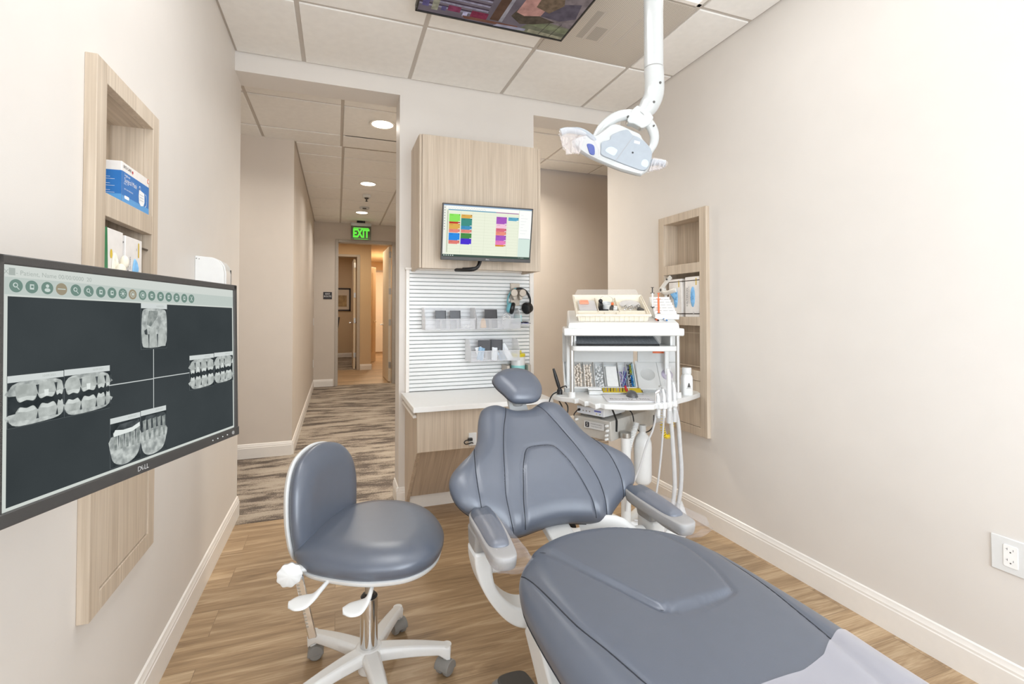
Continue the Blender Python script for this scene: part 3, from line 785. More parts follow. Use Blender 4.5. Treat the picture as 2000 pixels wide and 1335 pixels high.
for k, u in enumerate(ix):
    x, y = U(u, .085); rr = .0086; A_.disc(x, y, rr, ICB if k in (3, 9) else IC, 3, n=24)
    if k == 16:
        for q in (1, -1): A_.poly([(x-.0035, y-.0045*q), (x-.002, y-.0045*q), (x+.0035, y+.0045*q), (x+.002, y+.0045*q)], ICH, 4)
    elif k in (0, 4, 5): A_.disc(x-.001, y+.001, .0032, ICH, 4); A_.disc(x-.001, y+.001, .002, IC, 5); A_.poly([(x+.001, y-.001), (x+.0045, y-.0045), (x+.0035, y-.005), (x, y-.0015)], ICH, 4)
    elif k == 2: A_.disc(x, y+.0028, .0024, ICH, 4); A_.disc(x, y-.0028, .0042, ICH, 4, .0026)
    elif k == 3: A_.rect(x-.006, y-.0006, x+.006, y+.0006, ICH, 4)
    elif k == 8:
        A_.disc(x, y, .0022, ICH, 4)
        for q in range(8): c, s_ = math.cos(q*PI/4), math.sin(q*PI/4); A_.poly([(x+c*.003-s_*.0004, y+s_*.003+c*.0004), (x+c*.006-s_*.0004, y+s_*.006+c*.0004), (x+c*.006+s_*.0004, y+s_*.006-c*.0004), (x+c*.003+s_*.0004, y+s_*.003-c*.0004)], ICH, 4)
    elif k in (9, 10): A_.disc(x, y, .005, ICH, 4); A_.disc(x, y, .0042, ICB if k == 9 else IC, 5); A_.disc(x, y, .0024, ICH, 6)
    else: A_.rect(x-.0028, y-.0035, x+.0028, y+.0035, ICH, 4); A_.rect(x-.0015, y-.0012, x+.0018, y+.0018, IC, 5)
LINE, HEADB = scr((206, 212, 210)), scr((214, 220, 218)); FILMB = xray('xray_black', (44, 50, 52), (62, 68, 70), 60)
BONE, TOOTH, TOOTHB, ROOTG, FILL = xray('xray_bone', (150, 156, 154), (206, 212, 208), 90), xray('xray_tooth', (166, 172, 168), (196, 202, 198), 70), xray('xray_crown', (196, 202, 198), (220, 226, 222), 60), xray('xray_root', (122, 130, 128), (168, 174, 170), 110), scr((232, 238, 234)); SHADE = xray('xray_gap', (60, 66, 68), (88, 94, 96), 80)
R(.508, .39, .511, .724, LINE, 2); R(.322, .555, .51, .560, LINE, 2); R(.51, .553, .70, .558, LINE, 2)
def film(u0, v0, u1, v1):
    R(u0, v0, u1, v1, scr((92, 98, 100)), 2); R(u0+.0015, v0+.002, u1-.0015, v1-.002, FILMB, 3); R(u0, v0, u1, v0+.028, HEADB, 4)
    A_.text(*U(u1-(u1-u0)*.28, v0+.014), '10/09/2021', .0044, TXT, 5)
    return lambda a, c: (u0+(u1-u0)*a, v0+.03+(v1-v0-.034)*c)
def roundoff(f, top=True):
    for a, s_ in ((0, 1), (1, -1)):
        P([f(a, 1), f(a+s_*.16, 1), f(a+s_*.07, .95), f(a+s_*.02, .88), f(a, .8)] if not top else [f(a, 0), f(a+s_*.16, 0), f(a+s_*.07, .05), f(a+s_*.02, .12), f(a, .2)], FILMB, 8)
def tooth(f, a0, a1, c_gum, c_edge, m=None, filling=False):
    d = 1 if c_edge > c_gum else -1; wv = a1-a0
    P([f(a0+.02, c_gum-d*.05), f(a0, c_gum+d*.12), f(a0+wv*.06, c_edge-d*.07), f(a0+wv*.2, c_edge), f(a0+wv*.5, c_edge-d*.035), f(a0+wv*.8, c_edge), f(a0+wv*.95, c_edge-d*.07), f(a1, c_gum+d*.12), f(a1-.02, c_gum-d*.05)], m or TOOTH, 6, 3)
    P([f(a0+wv*.08, c_edge-d*.1), f(a0+wv*.2, c_edge-d*.005), f(a0+wv*.5, c_edge-d*.04), f(a0+wv*.8, c_edge-d*.005), f(a0+wv*.94, c_edge-d*.1), f(a0+wv*.5, c_edge-d*.13)], TOOTHB, 7)
    if filling: P([f(a0+wv*.35, c_edge-d*.2), f(a0+wv*.6, c_edge-d*.2), f(a0+wv*.58, c_edge-d*.05), f(a0+wv*.38, c_edge-d*.05)], FILL, 8)
def bitewing(u0, v0, u1, v1, up, lo, shift=0):
    f = film(u0, v0, u1, v1)
    P([f(.16, 0), f(.84, 0), f(.98, .16), f(1, .3), f(.02, .3), f(.04, .12)], BONE, 5, 3); P([f(.02, .72), f(1, .68), f(.98, .86), f(.8, .97), f(.2, 1), f(.04, .9)], BONE, 5, 3)
    for k, (a0, a1) in enumerate(up): tooth(f, a0, a1, .12, .47-.06*a0, filling=(k == 1)); P([f(a1-.03, .1), f(a1+.03, .1), f(a1+.015, .32)], SHADE, 7)
    for k, (a0, a1) in enumerate(lo): tooth(f, a0, a1, .82, .58-.05*a0); P([f(a1-.02, .9), f(a1+.03, .9), f(a1+.01, .72)], SHADE, 7)
    roundoff(f); roundoff(f, False)
bitewing(.012, .457, .165, .672, [(.13, .5), (.5, .84), (.84, .99)], [(.13, .5), (.52, .86), (.87, .99)])
bitewing(.167, .455, .322, .672, [(.02, .33), (.33, .68), (.7, .88), (.9, 1.)], [(.02, .33), (.35, .67), (.69, .88), (.9, 1.)])
bitewing(.699, .449, .853, .668, [(.02, .2), (.22, .42), (.44, .68), (.7, .98)], [(.02, .2), (.22, .44), (.46, .7), (.72, .98)])
bitewing(.856, .446, .990, .66, [(.04, .28), (.3, .52), (.54, .92)], [(.02, .3), (.32, .56), (.58, .94)])
f = film(.451, .130, .576, .388)
P([f(.18, 0), f(.82, 0), f(.97, .16), f(.97, .82), f(.8, .96), f(.2, .98), f(.03, .84), f(.03, .16)], BONE, 5, 3); P([f(.28, .05), f(.62, .05), f(.6, .2), f(.35, .45), f(.2, .4)], ROOTG, 6)
for a0, a1 in ((.05, .26), (.28, .58), (.62, .94)): P([f(a0+.06, .5), f(a1-.06, .5), f(a1, .78), f(a1-.02, .96), f(a0+.02, .96), f(a0, .78)], TOOTH, 7)
for a0 in (.27, .6): P([f(a0-.03, .64), f(a0+.02, .64), f(a0+.01, .98), f(a0-.005, .98)], SHADE, 8)
P([f(.1, .55), f(.2, .5), f(.22, .66), f(.12, .64)], SHADE, 8)
f = film(.324, .727, .447, .98)
P([f(.02, .3), f(.98, .3), f(.98, .7), f(.85, .9), f(.6, 1), f(.35, 1), f(.12, .9), f(.02, .7)], BONE, 5, 3); P([f(.1, .2), f(.3, .05), f(.95, .02), f(.98, .3), f(.05, .3)], SHADE, 5)
for k in range(5): P([f(.08+.19*k, .2), f(.22+.19*k, .2), f(.2+.19*k, .62), f(.13+.19*k, .62)], ROOTG, 6)
for k in range(4): P([f(.225+.19*k, .28), f(.27+.19*k, .28), f(.25+.19*k, .58)], SHADE, 7)
P([f(.08, .24), f(.14, .15), f(.4, .19), f(.7, .18), f(.96, .1), f(.97, .2), f(.7, .28), f(.35, .29), f(.1, .3)], FILL, 8); roundoff(f, False)
f = film(.449, .724, .569, .98)
P([f(.02, .4), f(.98, .38), f(.98, .7), f(.85, .92), f(.6, 1), f(.3, 1), f(.1, .9), f(.02, .7)], BONE, 5, 3); P([f(.05, .2), f(.2, .02), f(.98, .02), f(.98, .4), f(.02, .42)], SHADE, 5)
for k in range(5): P([f(.06+.19*k, .12), f(.2+.19*k, .1), f(.18+.19*k, .62), f(.11+.19*k, .62)], ROOTG, 6)
roundoff(f); roundoff(f, False)
A_.build('screen', t)
L_ = Flat(MX, .0005); LOGO = paint('silver_logo', (214, 214, 214), .3, .3)
yl = -h/2-.0095
def dell_logo(F, x, y, s, m):
    F.text(x-.98*s, y, 'D', s*1.35, m, 9); F.text(x+.55*s, y, 'L', s*1.35, m, 9); F.text(x+1.15*s, y, 'L', s*1.35, m, 9)
    F.text(x-.2*s, y, 'E', s*1.2, m, 9, .6)
dell_logo(L_, -.025, yl, .0085, LOGO); L_.build('logo', t)
b = MB(MX)
for k in range(4): b.ball((w/2-.02-.017*k-.014, yl, .005), .0013, 8, 6)
b.build('buttons', PALE, t); b = MB(MX); b.lathe([(.004, .0044), (.004, .0058), (.001, .006)], (w/2-.012, yl, 0), 16); b.build('power_button', GREY, t)
b = MB(); b.tube([(-.345, 1.035, 1.13), (-.42, 1.1, 1.12), (-.45, 1.15, 1.1), (XL+.03, 1.22, 1.1)], .018, 12); b.box(XL+.001, XL+.02, 1.16, 1.28, 1.02, 1.18); b.build('wall_arm', BLACK, t, .003)

# ------------------------------------------------------------------ schedule screen in front of the upper cabinet
MS = frame((.822, 2.673, 1.6935), (.9964, -.0843, -.0108), (-.0042, -.1757, .9844), (-.085, -.9808, -.1754))
w, h = .5185, .2915
t = monitor('schedule_screen', 'black monitor with a coloured appointment schedule below the oak cabinet door', 'screen', MS, w, h, .0075, .021, .001)
A_ = Flat(MS, .0002)
R(0, 0, 1, 1, scr((238, 243, 222), .84), 0); R(0, 0, 1, .02, scr((150, 178, 208)), 1); R(0, .02, .85, .085, scr((250, 252, 246), .86), 1); R(0, .02, .03, .95, scr((244, 246, 236)), 1)
R(.05, .085, .585, .105, scr((120, 172, 196)), 2); R(.585, .09, .848, .105, scr((170, 110, 170)), 2)
R(.858, .03, 1, .59, scr((252, 254, 250), .86), 1); R(.858, .59, 1, .955, scr((222, 240, 230)), 1); R(.862, .585, .99, .592, scr((140, 160, 170)), 2)
for k in range(14): R(.05, .15+.058*k, .85, .1515+.058*k, scr((196, 204, 178)), 2)
for u in (.19, .32, .455, .72, .848, .05): R(u, .11, u+.0012, .95, scr((200, 208, 186)), 2)
R(.04, .11, .05, .92, scr((200, 206, 186)), 2)
for k in range(26): R(.041, .12+.03*k, .047, .124+.03*k, scr((120, 122, 112)), 3)
for k in range(9): R(.008, .05+.052*k, .017, .065+.052*k, scr((110, 112, 118)), 3)
for k in range(30): R(.05+.014*k, .05+.014*(k % 2), .058+.014*k, .056+.014*(k % 2), scr((176, 184, 190)), 3)
for k in range(7): R(.875, .12+.06*k, .875+.03+.05*((k*3) % 4)/3, .124+.06*k, scr((208, 212, 214)), 3)
def col(u0, u1, cells):
    for v0, v1, c in cells:
        R(u0, v0, u1, v1, scr(c), 4); R(u1-.022, v1-.012, u1, v1, scr((246, 246, 240)), 5); R(u0+.012, v0+.02, u0+.045, v0+.026, scr(tuple(int(q*.72) for q in c)), 5); R(u1-.013, v0+.008, u1-.003, v0+.018, scr((52, 52, 60)), 5)
col(.062, .183, [(.173, .323, (150, 238, 104)), (.323, .359, (204, 66, 58)), (.359, .465, (230, 180, 92)), (.465, .534, (238, 146, 132)), (.541, .683, (56, 146, 236)), (.683, .754, (232, 132, 122))])
col(.194, .315, [(.173, .246, (230, 180, 92)), (.246, .395, (74, 150, 138)), (.395, .466, (76, 154, 200)), (.466, .529, (238, 146, 132)), (.534, .639, (82, 148, 82)), (.639, .753, (84, 60, 214))])
col(.591, .711, [(.177, .317, (174, 96, 196)), (.317, .403, (252, 206, 226)), (.403, .470, (226, 118, 136)), (.470, .543, (242, 152, 134)), (.543, .648, (176, 100, 200)), (.648, .731, (240, 136, 196)), (.731, .765, (226, 150, 74))])
col(.729, .848, [(.174, .243, (104, 176, 206))])
R(0, .957, 1, 1, scr((74, 92, 84)), 4)
for k in range(5): R(.012+.024*k, .968, .024+.024*k, .986, scr((226, 232, 228)), 5)
A_.text(*U(.9, .98), 'P - 1 4:30 PM', .006, scr((226, 232, 228)), 5)
A_.build('screen', t)
L_ = Flat(MS, .0004); dell_logo(L_, .005, -h/2-.0105, .0075, paint('white_logo', (246, 246, 246), .4)); L_.build('logo', t)
b = MB(); b.tube(spline([(.80, 2.70, 1.66), (.80, 2.76, 1.6), (.79, 2.74, 1.52), (.75, 2.70, 1.482), (.70, 2.74, 1.478), (.67, 2.83, 1.485)], 6), .011, 10); b.tube(spline([(.80, 2.72, 1.55), (.775, 2.70, 1.50), (.735, 2.715, 1.488), (.70, 2.78, 1.49)], 6), .006, 8); b.build('cable_loop', BLACK, t)
b = MB(); b.box(.78, .86, 2.705, 2.74, 1.64, 1.75); b.box(.80, .84, 2.74, UY-.001, 1.66, 1.72); b.build('wall_arm', BLACK, t, .004)

# ------------------------------------------------------------------ ceiling screen
t = thing('ceiling_screen', 'flat television hung under the ceiling, picture facing down', 'television', (.72, 2.05, 2.65))
TX0, TX1, TY0, TY1, TZ = .338, 1.10, 1.83, 2.268, 2.652
b = MB(); b.box(TX0, TX1, TY0, TY1, TZ+.004, TZ+.03)
for q in ((TX0, TX1, TY0, TY0+.012), (TX0, TX1, TY1-.01, TY1), (TX0, TX0+.009, TY0, TY1), (TX1-.009, TX1, TY0, TY1)): b.box(*q, TZ-.001, TZ+.01)
b.build('bezel', BLACK, t, .001)
b = MB(); b.box(.5, .94, 1.9, 2.2, TZ+.03, ZC-.006); b.build('ceiling_mount', WHITE, t, .004)
MT = frame(((TX0+TX1)/2, (TY0+TY1)/2, TZ+.0035), (1, 0, 0), (0, -1, 0), (0, 0, -1)); A_ = Flat(MT, .0003)
w, h = TX1-TX0-.018, TY1-TY0-.022
def pic(c, s=14, k=.8): 
    return xray('picture_%d_%d_%d' % c, tuple(int(v*.82) for v in c), tuple(min(255, int(v*1.0)) for v in c), s)
# u from the left, v = 0 at the edge nearest the opening: rows of distant stands, a passer-by in a cap, pale ground
V = lambda u, v: ((u-.5)*w, (-.5+v)*h)
def Q(pts, c, l, s=14): A_.poly([V(*p) for p in pts], pic(c, s), l)
Q([(0, 0), (1, 0), (1, 1), (0, 1)], (108, 98, 104), 0, 6)
for k in range(9):
    v = .12+.09*k; Q([(0, v), (.43, v), (.43, v+.028), (0, v+.028)], (142, 136, 152), 1, 60); Q([(0, v+.034), (.43, v+.034), (.43, v+.055), (0, v+.055)], (74, 62, 72), 1, 60)
for a0, a1, v0, v1, c in ((.18, .26, .1, .2, (122, 62, 84)), (.33, .44, .06, .19, (120, 52, 70)), (.08, .12, .06, .3, (146, 142, 124)), (.28, .31, .05, .14, (170, 164, 188)), (.14, .17, .08, .16, (96, 88, 120)), (.02, .06, .1, .26, (92, 84, 120))): Q([(a0, v0), (a1, v0), (a1, v1), (a0, v1)], c, 2, 40)
Q([(.46, .1), (.52, .1), (.54, .75), (.48, .75)], (92, 70, 58), 3); Q([(.52, .1), (.545, .1), (.56, .7), (.54, .7)], (150, 144, 150), 3)
Q([(.3, .02), (.66, .04), (.66, .085), (.28, .07)], (112, 78, 66), 3); Q([(.5, .0), (.72, .02), (.72, .07), (.52, .05)], (150, 146, 160), 4)
Q([(.66, .0), (1, 0), (1, .3), (.9, .33), (.72, .2)], (112, 110, 92), 2, 20); Q([(.72, .16), (1, .12), (1, .2), (.74, .24)], (122, 124, 98), 3, 30); Q([(.74, .02), (1, .0), (1, .05), (.74, .08)], (146, 140, 118), 3, 30)
Q([(.72, .3), (1, .24), (1, 1), (.74, 1)], (124, 112, 112), 3, 24)
Q([(.58, .25), (.66, .14), (.74, .18), (.88, .3), (.74, .36), (.6, .4)], (84, 74, 64), 5, 30); Q([(.6, .34), (.66, .3), (.76, .36), (.78, .62), (.7, .78), (.62, .7)], (176, 132, 122), 6, 20)
Q([(.74, .36), (.9, .34), (.99, .44), (.96, .7), (.82, .62)], (92, 84, 92), 5, 20); Q([(.7, .5), (.8, .44), (.86, .62), (.8, .9), (.7, .85)], (112, 94, 78), 7, 40)
Q([(.2, .45), (.36, .5), (.42, .8), (.3, 1), (.12, .9)], (98, 84, 82), 4, 20)
for u in (.82, .9): Q([(u, .02), (u+.004, .02), (u+.03, .3), (u+.026, .3)], (70, 62, 58), 8)
A_.build('screen', t)

# ------------------------------------------------------------------ ceiling fittings
def grille(x0, x1, y0, y1, label, mat):
    t = thing('ceiling_vent', label, 'vent', ((x0+x1)/2, (y0+y1)/2, ZC-.008))
    b = MB(); b.box(x0, x1, y0, y1, ZC-.006, ZC+.02); b.build('perforated_plate', mat, t, .002)
    cx, cy = (x0+x1)/2, (y0+y1)/2; b = MB()
    for k in range(3): b.box(cx-.11+.1*k, cx-.098+.1*k, cy-.13, cy+.13, ZC-.0068, ZC-.006)
    b.build('damper_bars', TBAR, t, smooth=0)
    b = MB(); b.box(cx-.15, cx-.112, cy-.12, cy+.12, ZC-.0066, ZC-.006); b.box(cx-.09, cx-.02, cy+.0, cy+.12, ZC-.0066, ZC-.006); b.build('duct_opening', perforated('perforated_dark', (178, 171, 162)), t, smooth=0)
    return t
PERF = perforated('perforated_plate_white', (206, 198, 187))
g = .0115
grille(1.057+g, 1.683-g, 1.903+g, 2.525-g, 'square perforated ceiling vent beside the pole of the lamp', PERF)
grille(.045+g, .685-g, 4.325+g, 4.947-g, 'square perforated grey vent in the corridor ceiling behind the first downlight', perforated('perforated_plate_grey', (168, 154, 138)))
t = thing('smoke_detector', 'white smoke detector on the corridor ceiling before the exit sign', 'detector', (.36, 7.2, ZC-.05))
b = MB(); b.lathe([(.001, 2.697), (.04, 2.699), (.062, 2.712), (.07, 2.728), (.07, 2.738)], (.362, 7.2, 0), 28); b.build('detector_body', PALE, t); b = MB(); b.box(.335, .385, 7.127, 7.14, 2.70, 2.716); b.build('sensor_slot', DGREY, t)
t = thing('sprinkler_head', 'white boxed sprinkler head on the corridor ceiling after the middle downlight', 'sprinkler', (.35, 6.43, ZC-.09))
b = MB(); b.box(.30, .40, 6.38, 6.48, 2.70, 2.738); b.build('cover_box', WHITE, t, .006); b = MB(); b.lathe([(.03, 2.70), (.022, 2.688), (.008, 2.68), (.008, 2.66), (.02, 2.656), (.001, 2.65)], (.35, 6.43, 0), 18); b.build('nozzle', DGREY, t)
t = thing('camera_dome', 'white dome camera fixed under the opening head beside the downlight', 'camera', (.335, 3.42, 2.63))
b = MB(); b.ball((.335, 3.425, 2.745), .06, 24, 12, (1, 1, 1.35)); b.build('dome', WHITE, t); b = MB(); b.lathe([(.001, 0), (.008, 0), (.008, .006), (.001, .006)], (.345, 3.364, 2.715), 14, axis='Y'); b.build('lens', BLACK, t)

# exit sign
t = thing('exit_sign', 'green lit EXIT sign hanging from the corridor ceiling', 'sign', (.367, 8.3, 2.43))
b = MB(); b.box(.205, .53, 8.28, 8.32, 2.65, 2.705); b.build('sign_housing', STEEL, t, .004)
b = MB(); b.box(.30, .43, 8.27, 8.33, 2.705, 2.739); b.build('canopy_mount', BLACK, t, .004)
b = MB(); b.box(.208, .527, 8.296, 8.304, 2.425, 2.65); b.build('sign_panel', clear('sign_acrylic', (112, 116, 100), .9, .08), t, .003)
A_ = Flat(frame((.367, 8.295, 2.535), (1, 0, 0), (0, 0, 1), (0, -1, 0)), .0005); GE = glow('exit_green', (104, 226, 72), .95)
A_.text(0, -.008, 'EXIT', .19, GE, 1, sx=.66, bold=.009); A_.rect(-.12, .078, .12, .09, GE, 1); A_.rect(-.11, -.1, .11, -.093, GE, 1); A_.build('sign_letters', t)
b = MB(); b.box(-.214, -.079, 8.592, 8.6, 1.452, 1.572); q = tag(b.build('exit_route_sign', paint('charcoal_sign', (52, 52, 58), .5), bevel=.002), 'small dark EXIT ROUTE plaque on the end wall left of the door', 'sign')
A_ = Flat(frame((-.1465, 8.592, 1.512), (1, 0, 0), (0, 0, 1), (0, -1, 0)), .0006); A_.text(0, .027, 'EXIT', .036, INKW, 1); A_.text(0, -.013, 'ROUTE', .036, INKW, 1); A_.build('sign_letters', q)
for z, lab in ((1.08, 'white wall plate at switch height near the corridor end'), (.40, 'white wall plate near the floor at the corridor end')):
    b = MB(); b.box(-.36, -.353, 8.43, 8.51, z-.06, z+.06); tag(b.build('wall_plate', WHITE, bevel=.002), lab, 'wall plate', 'plates on the corridor left wall')

# ------------------------------------------------------------------ doors at the far end
FRM = paint('door_frame_grey', (186, 178, 168), .4); DOORP = paint('door_leaf_cream', (232, 218, 196), .4)
t = struct(thing('door_1', 'grey framed doorway at the corridor end', 'door frame', (.46, 8.6, 0)))
b = MB(); b.box(DX0-.05, DX0, 8.585, 8.755, 0, DZ+.05); b.box(DX1, DX1+.05, 8.585, 8.755, 0, DZ+.05); b.box(DX0, DX1, 8.585, 8.755, DZ, DZ+.05); b.build('frame', FRM, t, .004)
def door_leaf(name, label, h, ang, wd, ht, th=.044, knob=True, sgn=1):
    """leaf hinged at h, opened by ang"""
    M = Matrix.Translation(Vector(h)) @ Matrix.Rotation(ang, 4, 'Z')
    t = thing('door_leaf', label, 'door', h, Matrix.Rotation(ang, 4, 'Z'))
    b = MB(M); b.box(0, wd, 0, th, .01, ht)
    b.build('panel', DOORP, t, .003)
    b = MB(M); b.prism([(.12, .25), (wd-.12, .25), (wd-.12, ht-.14), (.12, ht-.14)], -.004, .0, Matrix(((1, 0, 0, 0), (0, 0, 1, 0), (0, 1, 0, 0), (0, 0, 0, 1)))); b.build('recess_panel', paint('door_recess_cream', (222, 206, 182), .45), t, .004)
    for z in (.25, 1.0, 1.55, 2.2):
        b = MB(M); b.box(-.008, .006, -.002, th*.9, z, z+.11); b.build('hinge', STEEL, t, .001)
    if knob:
        b = MB(M); b.cyl((wd-.07, -.004, 1.0), (wd-.07, -.05, 1.0), .011, n=12); b.tube([(wd-.07, -.05, 1.0), (wd-.18, -.055, 1.0)], .009, 10); b.lathe([(.001, -.01), (.028, -.01), (.028, 0), (.001, 0)], (wd-.07, 0, 1.0), 18, axis='Y'); b.build('handle', CHROME, t)
        b = MB(M); b.cyl((wd-.07, th, 1.0), (wd-.07, th+.05, 1.0), .011, n=12); b.tube([(wd-.07, th+.05, 1.0), (wd-.18, th+.055, 1.0)], .011, 10); b.lathe([(.001, th), (.028, th), (.028, th+.01), (.001, th+.01)], (wd-.07, 0, 1.0), 18, axis='Y'); b.build('handle', CHROME, t)
    return t
door_leaf('a', 'cream door leaf standing open at the right of the corridor end doorway', (DX1-.004, 8.76, 0), math.radians(91.5), .86, 2.40)
t = struct(thing('door_2', 'grey framed doorway to the small office', 'door frame', (0, 10.85, 0)))
b = MB(); b.box(IX1, IX1+.065, 10.835, 10.985, 0, IZ+.05); b.box(IX0-.065, IX0, 10.835, 10.985, 0, IZ+.05); b.box(IX0, IX1, 10.835, 10.985, IZ, IZ+.05); b.build('frame', FRM, t, .004)
door_leaf('b', 'cream door leaf standing open into the small office', (IX1-.02, 10.99, 0), math.radians(90.3), .78, 2.40)
door_leaf('c', 'narrow cream door leaf ajar in the far passage', (.75, 12.35, 0), math.radians(55), .30, 2.36)
t = struct(thing('door_3', 'white door at the end of the far passage', 'door', (1.2, 15.0, 0)))
b = MB(); b.box(.98, 1.02, 14.99, 15.02, 0, 2.5); b.box(1.38, 1.42, 14.99, 15.02, 0, 2.5); b.box(1.02, 1.38, 14.99, 15.02, 2.44, 2.5); b.build('frame', FRM, t); b = MB(); b.box(1.02, 1.38, 15.0, 15.02, .05, 2.44); b.build('panel', paint('white_door', (244, 238, 226), .4), t)
t = thing('picture_frame', 'dark framed print on the office wall seen through the end doorway', 'picture', (.1, 14.0, 1.2))
b = MB(); X0, X1, Z0, Z1 = -.16, .355, 1.27, 1.90
for q in ((X0, X1, Z0, Z0+.04), (X0, X1, Z1-.04, Z1), (X0, X0+.04, Z0, Z1), (X1-.04, X1, Z0, Z1)): b.box(q[0], q[1], 13.985, 14.02, q[2], q[3])
b.build('frame', paint('dark_frame_wood', (52, 40, 34), .4), t, .003)
b = MB(); b.box(X0+.03, X1-.03, 14.0, 14.02, Z0+.03, Z1-.03); b.build('mat_board', paint('picture_mat', (226, 214, 196), .6), t)
b = MB(); b.box(X0+.1, X1-.1, 13.996, 14.0, Z0+.12, Z1-.2); b.build('print', paint('tan_landscape_print', (176, 150, 108), .6, var=.3, scale=9), t)
t = thing('office_chair', 'dark chair edge seen through the end doorway', 'chair', (-.05, 12.3, 0))
b = MB(); b.tube(spline([(-.2, 12.3, .62), (-.02, 12.3, .75), (.03, 12.3, .95), (.05, 12.3, 1.12)], 6), .035, 10, squash=(.5, 3)); b.build('backrest', BLACK, t); b = MB(); b.box(-.4, -.06, 12.1, 12.5, .45, .52); b.build('seat', BLACK, t, .02); b = MB(); b.cyl((-.22, 12.3, .05), (-.22, 12.3, .46), .03); b.lathe([(.001, 0.004), (.22, .004), (.22, .03), (.04, .07), (.001, .07)], (-.22, 12.3, 0), 20); b.build('pedestal', BLACK, t)
# socket on the right wall
t = thing('wall_outlet', 'white duplex outlet low on the bright right wall', 'outlet', (XR, .915, .4))
b = MB(); b.box(XR-.006, XR, .86, .961, .399, .511); b.build('cover_plate', WHITE, t, .003); MO = frame((XR-.006, .9105, .455), (0, -1, 0), (0, 0, 1), (-1, 0, 0))
b = MB(MO); b.prism(rrect(.036, .07, .005), 0, .002); b.build('receptacle', paint('outlet_face_white', (246, 246, 244), .3), t, .0008)
A_ = Flat(MO, .0022)
for q in (.018, -.016):
    A_.rect(-.0085, q, -.007, q+.007, GINK); A_.rect(-.0115, q+.003, -.0085, q+.0042, GINK); A_.rect(.006, q, .0075, q+.006, GINK); A_.disc(0, q-.005, .0022, DGREY)
A_.build('slots', t)
# ------------------------------------------------------------------ treatment chair
XC = .715
CH = thing('dental_chair', 'blue-grey reclining dental treatment chair with white frame', 'dental chair', (XC, 1.0, 0))
def mirror(L, closed=True): return L+[(-x, y) for x, y in reversed(L) if abs(x) > 1e-6]
mx = lambda L: [(-x, y) for x, y in L]
# seat and leg cushion: x across, y towards the headrest
so = mirror([(0, 1.322), (.09, 1.312), (.165, 1.283), (.225, 1.235), (.268, 1.175), (.292, 1.10), (.301, 1.0), (.304, .85), (.302, .7), (.295, .5), (.28, .3), (.25, .12), (.17, .03), (0, .01)])
sA = [(.262, 1.215), (.262, 1.13), (.255, 1.02), (.245, .9), (.225, .8), (.205, .7), (.172, .57), (.145, .4), (.13, .2), (.125, .03)]
pnl = [(-.215, 1.255), (-.17, 1.17), (-.125, 1.05), (-.09, .962), (-.062, .885), (-.05, .87), (-.02, .864), (.05, .863), (.11, .868), (.14, .878), (.15, .9), (.178, .99), (.186, 1.09), (.172, 1.16), (.137, 1.215), (.06, 1.27), (-.05, 1.295), (-.15, 1.285)]
seat = Cushion(so, (0, .72), .052, .075, .012, .055, .05, [sA, mx(sA)], [(spline(pnl, 4, True), .0065)], .0035, .005, 300)
zs = lambda y: .530 - (.10*max(0, .45-y)**1.5)
ms = lambda a, c, z: (XC+a, c, zs(c)+z)
b = MB(); b.add(*seat.mesh(ms, 70)); sc_ = b.build('seat_cushion', LEATH, CH, smooth=70)
b = MB()
for L in (sA, mx(sA)): seat.seam_tube(b, L, ms, .0015, .0002)
for L in (pnl[0:6], pnl[9:15]): seat.seam_tube(b, [(x*1.0, y) for x, y in L], ms, .0011, -.0012)
b.build('seat_seam', SEAMM, sc_)
b = MB(); b.tube([(XC+p[0], p[1], zs(p[1])-.030) for p in seat.lip(-.030)[::3]], .0014, 6, closed=True); b.build('side_piping', SEAMM, sc_)
b = MB(); b.add(*Cushion([(x*.86, .72+(y-.72)*.93) for x, y in so], (0, .72), .01, .02, 0, .03, .03, N=120).mesh(lambda a, c, z: (XC+a, c, zs(c)-.055+z), 8)); b.build('seat_shell', GREY, CH)

# backrest
p0 = np.array([XC-.01, 1.468, .522]); tt = np.array([0, .742, .67]); nn = np.array([0, -.67, .742])
bo = mirror([(0, .472), (.035, .474), (.065, .49), (.1, .506), (.135, .503), (.168, .484), (.19, .44), (.205, .385), (.222, .335), (.252, .292), (.298, .252), (.335, .215), (.352, .18), (.350, .145), (.333, .105), (.3, .073), (.262, .05), (.218, .02), (.185, -.004), (.15, -.012), (.09, -.004), (.04, .003), (0, .005)])
bA = [(.068, .485), (.085, .44), (.112, .37), (.14, .275), (.16, .19), (.176, .11), (.176, .04), (.168, -.02)]
bB = [(.205, .40), (.235, .315), (.25, .26), (.262, .19), (.266, .12), (.262, .06), (.25, .03)]
bp_ = [(.0, .276), (.03, .275), (.052, .268), (.066, .25), (.088, .2), (.108, .13), (.124, .06), (.132, -.03), (-.132, -.03), (-.124, .06), (-.108, .13), (-.088, .2), (-.066, .25), (-.052, .268), (-.03, .275)]
back = Cushion(bo, (0, .2), .034, .06, .008, .045, .045, [bA, mx(bA), bB, mx(bB)], [(bp_, .005)], .0035, .0055, 320)
def mbk(a, s, z):
    c = .026*math.exp(-((s-.17)/.17)**2) + .05*max(0, abs(a)-.12)
    P_ = p0+tt*s+nn*(z+c-.012); return (P_[0]+a, P_[1], P_[2])
b = MB(); b.add(*back.mesh(mbk, 70)); bc_ = b.build('backrest_cushion', LEATH, CH, smooth=70)
b = MB()
for L in (bA, mx(bA), bB, mx(bB), bp_[3:8], mx(bp_[3:8]), [bp_[12], bp_[13], bp_[14], bp_[0], bp_[1], bp_[2], bp_[3]]): back.seam_tube(b, L, mbk, .0016, .0004)
b.build('backrest_seam', SEAMM, bc_)
